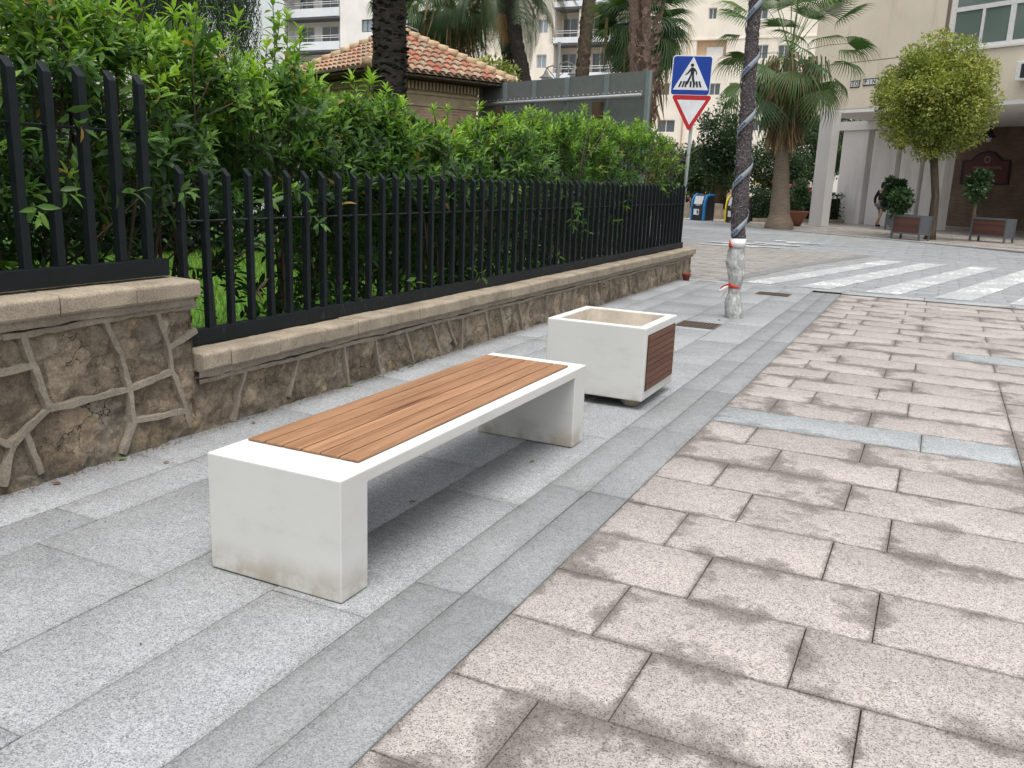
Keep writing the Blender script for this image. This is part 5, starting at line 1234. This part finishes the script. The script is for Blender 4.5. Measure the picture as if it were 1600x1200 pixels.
m.add(vs,[(2*i,2*i+1,(2*i+3)%48,(2*i+2)%48) for i in range(24)]); o=m.build('ring_emblem',M['plaqueink'],sgn)
text_on('plaque_lettering','SALON MAYORAL',.16,bw(1542,262,.07),FU,(0,0,1),-FN,M['plaqueink'],sgn,.004)
text_on('plaque_lettering','desde 1',.12,bw(1548,273,.07),FU,(0,0,1),-FN,M['plaqueink'],sgn,.004)
# lantern in front of it
ln=bw(1546,212,.6); la=empty('wall_lantern',ln,'dark lantern hanging above the red plaque','lantern'); 
m=MB(); m.tube([Vector((ln.x,ln.y,ZS-.145)),ln+Vector((0,0,.35))],.02,6); m.lathe(ln,[(.02,.42),(.07,.38),(.08,.25),(.12,.2),(.14,.1),(.28,-.05),(.27,-.08),(.1,-.08)],14); m.build('lantern_body',M['darkmetal'],la); m=MB(); m.lathe(ln,[(.1,-.08),(.1,-.2),(.06,-.26),(0,-.27)],12); m.build('bulb',M['signwhite'],la)
# tiled street name
st_=empty('street_name_tiles',fac(1350,130),'lettered white street name tiles on the beige facade above the arcade','street name sign')
zc_=fac(1352,129).z
def tiles(px0,px1,txt,ymid):
    u0=U(fac(px0,ymid));u1=U(fac(px1,ymid)); z=fac((px0+px1)/2,ymid).z; h=(fac((px0+px1)/2,ymid-4.2).z-z)
    n=len(txt); w=(u1-u0)/n; m=MB(); fbox(m,u0-.03,u1+.03,z-h-.03,z+h+.03,-.018,-.002); m.build('tile_border',M['darkmetal'],st_)
    for i,ch in enumerate(txt):
        m=MB(); fbox(m,u0+w*i+.006,u0+w*(i+1)-.006,z-h+.006,z+h-.006,-.028,-.0185); tl=m.build('letter_tile',M['tilew'],st_)
        if ch!=' ': text_on('letter',ch,h*2.1,P0z+FU*(u0+w*(i+.5))+Vector((0,0,z))-FN*.0295,FU*.95,(0,0,1),-FN,M['signblack'],tl,.003,True)
tiles(1330.5,1342.5,'SO',131.5); tiles(1350,1376.5,'PINZ',127.8)
# ================================================================== ROUND TREE, PLANTERS AND THEIR SHRUBS
TB=onz(1452,374,.10); tr3=empty('ornamental_tree',TB,'round crowned yellow green variegated tree in front of the arcade piers','tree')
Yt=TB.y; fk=ony(1459,240,Yt); cc=ony(1464,152,Yt)
m=MB(); m.tube([TB-Vector((0,0,.05)),TB+Vector((.02,0,.2)),TB+Vector((0,0,1.3)),fk],[.19,.14,.11,.11],12,jit=.06)
for e,r in((ony(1440,195,Yt),.07),(ony(1472,200,Yt),.07),(ony(1400,150,Yt),.03),(ony(1520,150,Yt),.03),(ony(1464,110,Yt),.04)):
    mid=(fk+e)/2+Vector((random.uniform(-.1,.1),.1,-.05)); m.tube([fk-Vector((0,0,.1)),mid,e],[.085,r,.02],8)
m.build('trunk',M['bark'],tr3)
rx=(ony(1560,150,Yt)-ony(1368,150,Yt)).length/2; rz=(ony(1464,58,Yt)-ony(1464,246,Yt)).length/2
leafball('crown',tuple(cc),(rx*1.0,rx*.97,rz),46000,.095,M['leafvar'],tr3,shell=.3,nclump=150,clr=.24)
leafball('outer_sprays',tuple(cc),(rx*1.06,rx*1.0,rz*1.06),7000,.09,M['leafvar'],tr3,shell=.93,nclump=75,clr=.15)
def ppbox(nm,pc,u0,w,d,h,label,grp,mat='wood3',leg=.16):
    root=empty(nm,pc,label,'planter',grp); o=Vector((pc.x,pc.y,.10 if False else pc.z)); f=.05
    m=MB()
    for a in(0,w-f):
        m2=MB(); m2.obox(o+FU*a+FN*(d-f),FU*f,FN*f,(0,0,h)); m2.build('rear_leg',M['boxgrey'],root)
    for a,b_ in((0,0),(w-f,0)): m.obox(o+FU*a+FN*b_,FU*f,FN*f,(0,0,h))
    m.obox(o+FU*f+Vector((0,0,h-.05)),FU*(w-2*f),FN*f,(0,0,.05)); m.obox(o+FU*f+Vector((0,0,leg)),FU*(w-2*f),FN*f,(0,0,.05)); m.build('frame',M['boxgrey'],root)
    n=7; sh=(h-.05-leg-.05)/n
    for k_ in range(n):
        m=MB(); m.obox(o+FU*(f+.002)+FN*.012+Vector((0,0,leg+.05+k_*sh+.004)),FU*(w-2*f-.004),FN*.025,(0,0,sh-.006)); ob=m.build('slat',M[mat],root); tonefix(ob,random.random())
    m=MB(); m.obox(o+FU*(w-.035)+FN*(f+.002)+Vector((0,0,leg)),FU*.02,FN*(d-2*f-.004),(0,0,h-leg)); m.obox(o+FU*.015+FN*(f+.002)+Vector((0,0,leg)),FU*.02,FN*(d-2*f-.004),(0,0,h-leg)); m.obox(o+FU*(f+.002)+FN*(d-.04)+Vector((0,0,leg)),FU*(w-2*f-.004),FN*.02,(0,0,h-leg)); m.build('side_panel',M['boxgrey'],root)
    m=MB(); m.obox(o+FU*.04+FN*.045+Vector((0,0,leg+.06)),FU*(w-.08),FN*(d-.09),(0,0,h-leg-.11)); m.build('soil',M['soil'],root); return root
gp='slatted planters in front of the arcade'
def pz(px_,py_): p=onz(px_,py_,.10); return Vector((p.x,p.y,.10))
pA=pz(1390,372.5); wA=.98; ppbox('slatted_planter',pA,0,wA,.5,.72,'brown slatted planter on legs at the left foot of the round tree',gp)
pC=pz(1513,376); ppbox('slatted_planter',pC,0,1.12,.5,.72,'brown slatted planter on legs under the red wall plaque',gp)
pB=pz(1381,359); pB.z=.10; ppbox('slatted_planter',pB,0,.7,.45,.6,'grey planter behind, mostly hidden by the left planter and its shrub',gp,mat='boxgrey2')
def shrubp(c,r3,n,ls,mat,label,stem=True,nclump=40,clr=.35,z0=None):
    root=empty('potted_shrub',(c.x,c.y,z0 if z0 is not None else .7),label,'shrub'); 
    m=MB(); 
    for k_ in range(4): m.tube([(c.x+random.uniform(-.08,.08),c.y,(z0 or .7)),(c.x+random.uniform(-.1,.1),c.y,(c.z+(z0 or .7))/2),(c.x+random.uniform(-.2,.2)*r3[0],c.y,c.z+r3[2]*.4)],[.03,.02,.01],6)
    m.build('stems',M['barkpalm'],root); leafball('foliage',tuple(c),r3,n,ls,M[mat],root,shell=.15,nclump=nclump,clr=clr); return root
cB=ony(1397,304,pB.y+.3); shrubp(cB,(.47,.45,.66),4200,.13,'leafdark','dense dark shrub that hides the walking person, in the rear planter',z0=.8)
cA=ony(1408,316,pA.y+.1); shrubp(cA,(.34,.3,.55),2400,.12,'leafmid2','bushy green shrub growing in the left slatted planter',z0=.75)
cC=ony(1530,295,pC.y); shrubp(cC,(.42,.35,.55),900,.15,'leafmid2','open leafy shrub on a bare pale stem in the right slatted planter',nclump=13,clr=.38,z0=.75)
m=MB()
# ================================================================== PERSON WALKING
def person(root,J,Ed,Rad,mats,name='body'):
    me=bpy.data.meshes.new('sk'); me.from_pydata(J,Ed,[]); o=bpy.data.objects.new('sk',me); COL.objects.link(o)
    sk=o.modifiers.new('s','SKIN'); sk.use_smooth_shade=True; ss=o.modifiers.new('u','SUBSURF'); ss.levels=2;ss.render_levels=2
    for i,r in enumerate(Rad): me.skin_vertices[0].data[i].radius=(r,r) if not hasattr(r,'__len__') else r
    me.skin_vertices[0].data[0].use_root=True
    dg=bpy.context.evaluated_depsgraph_get(); r=bpy.data.meshes.new_from_object(o.evaluated_get(dg)); bpy.data.objects.remove(o); bpy.data.meshes.remove(me)
    r.polygons.foreach_set('use_smooth',[True]*len(r.polygons)); return link(name,r,root,mats)
def facing(o,ang):
    c,s=math.cos(ang),math.sin(ang); return lambda x,y,z:(o.x+x*c-y*s,o.y+x*s+y*c,o.z+z)
PW=onz(1372,354.5,.1); PW.z=.10
pr=empty('person',PW,'person in a black top and grey shorts walking past the piers behind the dark shrub','person')
f=facing(PW,-.55)  # x = right, y = forward(away along arcade)
J=[f(0,0,.92),f(0,0,1.12),f(0,.02,1.38),f(0,.03,1.48),f(0,.05,1.60),f(0,.05,1.70),
   f(-.09,0,.88),f(-.10,.14,.50),f(-.10,.10,.10),f(-.10,.24,.04), f(.09,0,.88),f(.09,-.06,.49),f(.09,-.30,.15),f(.09,-.22,.05),
   f(-.18,.0,1.38),f(-.23,-.10,1.12),f(-.24,-.04,.88),f(-.24,-.02,.80), f(.18,0,1.38),f(.24,.06,1.12),f(.24,.16,.92),f(.24,.18,.84)]
E_=[(0,1),(1,2),(2,3),(3,4),(4,5),(0,6),(6,7),(7,8),(8,9),(0,10),(10,11),(11,12),(12,13),(2,14),(14,15),(15,16),(16,17),(2,18),(18,19),(19,20),(20,21)]
R__=[(.14,.10),(.12,.09),(.15,.10),.05,.085,.07,.085,.055,.035,.03,.085,.055,.035,.03,.055,.042,.032,.03,.055,.042,.032,.03]
bd=person(pr,J,E_,R__,M['skin'])
J2=[f(0,0,1.0),f(0,0,1.15),f(0,.02,1.36),f(-.17,0,1.37),f(-.23,-.10,1.12),f(-.24,-.04,.90),f(.17,0,1.37),f(.24,.06,1.12),f(.24,.15,.94)]
person(pr,J2,[(0,1),(1,2),(2,3),(3,4),(4,5),(2,6),(6,7),(7,8)],[(.16,.12),(.15,.11),(.17,.12),.07,.058,.05,.07,.058,.05],M['blackcloth'],'black_top')
person(pr,[f(0,0,.96),f(-.09,0,.86),f(-.10,.06,.66),f(.09,0,.86),f(.09,-.03,.66)],[(0,1),(1,2),(0,3),(3,4)],[(.165,.125),.115,.10,.115,.10],M['greycloth'],'shorts')
person(pr,[f(0,.02,1.66),f(0,-.01,1.73),f(0,-.07,1.62),f(0,-.09,1.50)],[(0,1),(1,2),(2,3)],[.10,.09,.06,.03],M['hair'],'hair')
for a,b_ in(((-.10,.09,.06),(-.10,.26,.035)),((.09,-.30,.09),(.09,-.20,.03))):
    person(pr,[f(*a),f(*b_)],[(0,1)],[.05,.04],M['blackcloth'],'shoe')
# ================================================================== WASTE CONTAINERS
def bin_(B,w,d,h,rot,colr,label,card):
    root=empty('recycling_bin',B,label,'waste container','waste containers across the road'); c,s=math.cos(rot),math.sin(rot); ax=Vector((c,s,0)); ay=Vector((-s,c,0))
    prof=[(0,.02),(.0,h*.55),(.04,h*.78),(.14,h*.93),(.30,h),(d,h),(d,.02)]
    m=MB(); m.prism(B+ax*.06,ay,(0,0,1),prof,ax*(w-.12)); m.build('body',M['binblack'],root,bevel=.01)
    for off in(0,w-.065):
        m=MB(); pr_=[(-.02,.0),(-.03,h*.56),(.01,h*.80),(.12,h*.97),(.29,h+.03),(d*.8,h+.03),(d*.8,h-.04),(.31,h-.05),(.18,h*.90),(.10,h*.76),(.08,h*.55),(.07,.0)]
        m.prism(B+ax*off,ay,(0,0,1),pr_,ax*.062); m.build('side_rib',M[colr],root)
    m=MB(); m.obox(B+ax*.13+ay*(-.0)+Vector((0,0,h*.62)),ax*(w-.26),Vector(ay)*.10+Vector((0,0,h*.30)),(-.03*ay.x,-.03*ay.y,.02)); m.build('steel_flap',M['steel'],root)
    m=MB(); m.obox(B+ax*.22-ay*.012+Vector((0,0,h*.58)),ax*(w-.44),ay*.02,(0,0,h*.035)); m.build('handle',M['alum'],root)
    m=MB(); m.obox(B+ax*.14-ay*.008+Vector((0,0,h*.22)),ax*.26,ay*.006,(0,0,h*.22)); m.build('notice',M['signwhite'],root)
    m=MB(); m.obox(B+ax*.30-ay*.0095+Vector((0,0,h*.26)),ax*.07,ay*.001,(0,0,h*.14)); m.build('notice_print',M['binblack'],root)
    return root
bb1=ony(1078,349,32.9); bb1.z=0.088
bin_(bb1,.66,.72,1.02,-.42,'binblue','black recycling container with blue ribs and steel flap','')
bb2=ony(1131,350,32.4); bb2.z=0.088
bin_(bb2,.66,.9,1.02,-.35,'binyellow','black recycling container with yellow ribs behind the wrapped tree','')
# ================================================================== HEDGE, TUB, SHOP AND DARK TREES
def hedge(nm,a,b_,w,h,n,label,mat='leafdark'):
    root=empty(nm,(a+b_)/2,label,'hedge'); d=(b_-a); T=[];D=[]
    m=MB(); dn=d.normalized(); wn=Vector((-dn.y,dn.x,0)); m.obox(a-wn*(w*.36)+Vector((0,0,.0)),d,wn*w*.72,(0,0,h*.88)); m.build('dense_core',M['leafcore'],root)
    for i in range(n):
        u=random.random(); s=random.random()
        if s<.5: o=-w/2; z=random.random()*h; dr=-wn
        elif s<.85: o=random.uniform(-w/2,w/2); z=h; dr=Vector((0,0,1))
        else: o=w/2; z=random.random()*h; dr=wn
        p=a+d*u+wn*o+Vector((0,0,z)); p+=Vector((random.gauss(0,.05),random.gauss(0,.05),random.gauss(0,.04))); T.append(tuple(p)); D.append(tuple(dr+Vector((random.gauss(0,.7),random.gauss(0,.7),random.gauss(.2,.7)))))
    inst('foliage',[(0,0,0),(.3,.45,.03),(0,1,-.1),(-.3,.45,.03)],[(0,1,2,3)],frames(np.array(D),rdir(n)+np.array([0,0,.6])),np.array(T),RNG.uniform(.06,.12,n),RNG.uniform(0,1,n),M[mat],root); return root
h0=atd(1160,340,36);h1=atd(1300,340,38); h0.z=.1;h1.z=.1
hedge('hedge',h0,h1,1.0,1.15,5200,'long clipped dark hedge behind the fan palm foot')
m=MB(); hd2=(h1-h0).normalized(); hw=Vector((-hd2.y,hd2.x,0)); m.obox(h0-hw*.75+Vector((0,0,.005)),(h1-h0),hw*.12,(0,0,.14)); tag(m.build('hedge_kerb',M['coping']),'low stone edging along the foot of the dark hedge','kerb edging')
tb=ony(1241,353,32.5); tb=Vector((tb.x,tb.y,.0)); root=empty('terracotta_tub',tb,'terracotta tub flaring upwards beside the fan palm trunk','plant tub')
m=MB(); m.lathe(tb+Vector((.05,0,.10)),[(0,0),(.16,.0),(.42,.50),(.44,.56),(.40,.56),(.36,.45),(0,.44)],20); m.build('tub',M['terra'],root)
shrubp(Vector((tb.x+.1,tb.y,1.30)),(.33,.33,.62),1500,.11,'leafmid2','upright shrub growing in the terracotta tub',z0=.5)
def tree(nm,c,r3,n,ls,mat,label,trunk_r=.14,nclump=60,clr=.34,zb=.1,shell=.35):
    root=empty(nm,(c.x,c.y,zb),label,'tree'); m=MB(); m.tube([(c.x,c.y,zb),(c.x+.05,c.y,c.z*.5),(c.x,c.y,c.z)],[trunk_r,trunk_r*.8,trunk_r*.5],8,jit=.05)
    for k_ in range(6): a=k_*1.1; m.tube([(c.x,c.y,c.z-r3[2]*.6),(c.x+math.cos(a)*r3[0]*.6,c.y+math.sin(a)*r3[1]*.6,c.z+r3[2]*.1)],[trunk_r*.5,.02],6)
    m.build('trunk',M['bark'],root); leafball('crown',tuple(c),r3,n,ls,M[mat],root,shell=shell,nclump=nclump,clr=clr); return root
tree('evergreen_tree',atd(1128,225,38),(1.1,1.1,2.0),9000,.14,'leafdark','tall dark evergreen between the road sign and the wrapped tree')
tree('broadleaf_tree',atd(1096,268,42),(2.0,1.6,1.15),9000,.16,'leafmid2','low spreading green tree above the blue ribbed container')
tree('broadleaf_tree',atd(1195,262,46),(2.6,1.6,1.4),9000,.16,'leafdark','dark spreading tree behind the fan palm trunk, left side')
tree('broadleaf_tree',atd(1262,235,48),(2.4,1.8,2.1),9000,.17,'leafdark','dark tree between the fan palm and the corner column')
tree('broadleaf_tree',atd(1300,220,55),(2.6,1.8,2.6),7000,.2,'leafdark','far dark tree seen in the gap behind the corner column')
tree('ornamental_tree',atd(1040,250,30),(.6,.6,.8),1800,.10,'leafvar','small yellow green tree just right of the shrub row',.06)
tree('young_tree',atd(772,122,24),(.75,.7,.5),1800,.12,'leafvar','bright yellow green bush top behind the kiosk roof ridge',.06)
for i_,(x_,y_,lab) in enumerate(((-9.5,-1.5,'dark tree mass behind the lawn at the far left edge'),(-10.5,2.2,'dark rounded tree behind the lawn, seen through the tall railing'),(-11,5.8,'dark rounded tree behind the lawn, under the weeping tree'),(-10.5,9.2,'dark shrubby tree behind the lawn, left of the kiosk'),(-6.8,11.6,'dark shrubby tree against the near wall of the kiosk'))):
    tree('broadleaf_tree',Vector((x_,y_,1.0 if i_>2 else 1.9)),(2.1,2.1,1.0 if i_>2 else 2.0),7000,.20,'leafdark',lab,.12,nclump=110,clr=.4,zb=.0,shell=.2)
# pavilion behind the containers, coloured dark to paint the shade under the trees
pv=empty('cafe_pavilion',atd(1105,315,52)*1.0,'cafe front coloured dark for the shade under the trees behind the containers','building'); pv.location.z=0
M['pavshade']=plain('pavilion_shade_dark',(.03,.026,.022),.8)
a=atd(1072,300,52); b_=atd(1165,300,52); y=a.y+0; m=MB(); m.obox(Vector((a.x-4,a.y,.1)),Vector((b_.x-a.x+4,b_.y-a.y,0)),(0,.3,0),(0,0,3.2)); m.build('dark_wall',M['pavshade'],pv)
m=MB(); m.obox(Vector((a.x-4,a.y-2.4,3.0)),Vector((b_.x-a.x+4,b_.y-a.y,0)),(0,2.3,0),(0,0,.15)); m.build('canopy',M['pavshade'],pv)
for px_ in(1103,1135): p_=atd(px_,310,51); m=MB(); m.obox(Vector((p_.x,p_.y,.1)),(.3,.1,0),(0,.1,0),(0,0,2.7)); m.build('window_post',M['cornice'],pv)
sh=empty('shop_front',(-4,62,0),'row of shops with dark red signs seen under the far trees','building')
YSH=62; 
def shp(px0,py0,px1,py1,mat,nm,off=0,par=None):
    q_=R4(px0,py0,px1,py1,YSH-off); m=MB(); m.box((q_[0],YSH-off-.06,q_[1]),(q_[2],YSH-off,q_[3])); return m.build(nm,M[mat],par or sh),q_
shp(1150,262,1350,326,'offwhite','wall'); 
o1,q1=shp(1199,282,1217,292,'shopred','shop_sign',.2); text_on('sign_lettering','B',.42,((q1[0]+q1[2])/2+.1,YSH-.262,(q1[1]+q1[3])/2),(1,0,0),(0,0,1),(0,-1,0),M['signwhite'],o1,.004)
o2,q2=shp(1229,282,1260,292,'shopred','shop_sign',.2); text_on('sign_lettering','Dra',.38,((q2[0]+q2[2])/2-.25,YSH-.262,(q2[1]+q2[3])/2),(1,0,0),(0,0,1),(0,-1,0),M['signwhite'],o2,.004)
for i,(a,b2) in enumerate(((1201,1215),(1232,1256),(1180,1196))): shp(a,294,b2,325,'glass','shop_window',.1)
shp(1176,283,1194,287,'binyellow','yellow_awning',.6); 
for a in(1198,1218,1228,1258): shp(a,292.5,a+2,326,'alum','door_post',.15)
shp(1256,292.3,1268,310,'shopred','red_panel',.12)
def seated(px_,py_,dep,cloth,label,hairm='hair'):
    h=atd(px_,py_,dep); o=Vector((h.x,h.y,h.z-1.22)); 
    root=empty('person',(o.x,o.y,.1),label,'person'); f=facing(Vector((h.x,h.y,.1)),2.2+px_*.01); zs_=.0
    J=[f(0,0,.50),f(0,0,.72),f(0,.02,.95),f(0,.03,1.05),f(0,.05,1.14),f(0,.05,1.22),f(-.1,.05,.48),f(-.1,.42,.48),f(-.1,.42,.08),f(-.1,.54,.04),f(.1,.05,.48),f(.1,.42,.48),f(.1,.42,.08),f(.1,.54,.04),f(-.18,.02,.94),f(-.22,.1,.70),f(-.14,.3,.66),f(.18,.02,.94),f(.22,.1,.70),f(.14,.3,.66)]
    E=[(0,1),(1,2),(2,3),(3,4),(4,5),(0,6),(6,7),(7,8),(8,9),(0,10),(10,11),(11,12),(12,13),(2,14),(14,15),(15,16),(2,17),(17,18),(18,19)]
    R_=[(.15,.11),(.13,.1),(.15,.1),.05,.085,.07,.085,.06,.04,.03,.085,.06,.04,.03,.055,.04,.03,.055,.04,.03]
    person(root,J,E,R_,M['skin']); person(root,[f(0,0,.52),f(0,0,.72),f(0,.02,.94),f(-.18,.02,.93),f(-.22,.08,.74),f(.18,.02,.93),f(.22,.08,.74)],[(0,1),(1,2),(2,3),(3,4),(2,5),(5,6)],[(.17,.13),(.15,.12),(.17,.12),.07,.06,.07,.06],M[cloth],'shirt')
    person(root,[f(0,.03,1.19),f(0,0,1.25)],[(0,1)],[.095,.08],M[hairm],'hair')
    ch=empty('cafe_chair',f(0,0,0),'dark cafe chair under the '+label.split(',')[0],'chair','cafe chairs behind the containers'); 
    m=MB(); m.box((h.x-.22,h.y-.22,.42),(h.x+.22,h.y+.22,.46)); m.build('seat',M['seat'],ch)
    for a in(-.2,.2):
        for b3 in(-.2,.2): m=MB(); m.tube([(h.x+a,h.y+b3,.1),(h.x+a,h.y+b3,.42)],.015,6); m.build('leg',M['darkmetal'],ch)
seated(1083,300,44,'whitecloth','seated person with dark hair in a pale shirt, just left above the blue ribbed container')
seated(1101,298,46,'whitecloth','seated person in white with back turned, above the middle of the blue ribbed container')
seated(1201,304,50,'whitecloth','person with pale clothing at the cafe beyond the hedge, left of the palm trunk')
# low concrete bench ends by the containers
for px_,lb in((1064,'pale concrete block left of the blue ribbed container'),(1116,'pale concrete block between the two containers')):
    c=atd(px_,342,37); m=MB(); m.prism((c.x-.25,c.y,.1),(1,0,0),(0,0,1),[(0,0),(.55,0),(.45,.62),(.1,.62)],(0,.5,0)); tag(m.build('concrete_block',M['coping'],bevel=.01),lb,'concrete block')
# ================================================================== LIGHT
w=bpy.data.worlds.new('World'); sc.world=w; w.use_nodes=True; nt=w.node_tree; bgn=nt.nodes['Background']
sky=nt.nodes.new('ShaderNodeTexSky'); sky.sky_type='NISHITA'; sky.sun_disc=False; SE,SR=math.radians(74),math.radians(150)
sky.sun_elevation=SE; sky.sun_rotation=SR; sky.air_density=1.6; sky.dust_density=4.5; sky.ozone_density=1.0
hs_=nt.nodes.new('ShaderNodeHueSaturation'); hs_.inputs['Saturation'].default_value=.30
nt.links.new(sky.outputs[0],hs_.inputs['Color']); nt.links.new(hs_.outputs[0],bgn.inputs['Color']); bgn.inputs['Strength'].default_value=.14
sl=bpy.data.lights.new('sun','SUN'); sl.energy=1.4; sl.angle=math.radians(38); sl.color=(1,.96,.9); so=bpy.data.objects.new('sun',sl); COL.objects.link(so)
sd_=Vector((math.sin(SR)*math.cos(SE),math.cos(SR)*math.cos(SE),math.sin(SE)))   # towards the sun
so.rotation_euler=sd_.to_track_quat('Z','Y').to_euler(); so.location=(0,0,30)
vs_=sc.view_settings; vs_.view_transform='Standard'; vs_.look='None'; vs_.exposure=EXPOSURE; vs_.gamma=1
sc.cycles.use_denoising=True; sc.cycles.max_bounces=6; sc.cycles.transparent_max_bounces=8
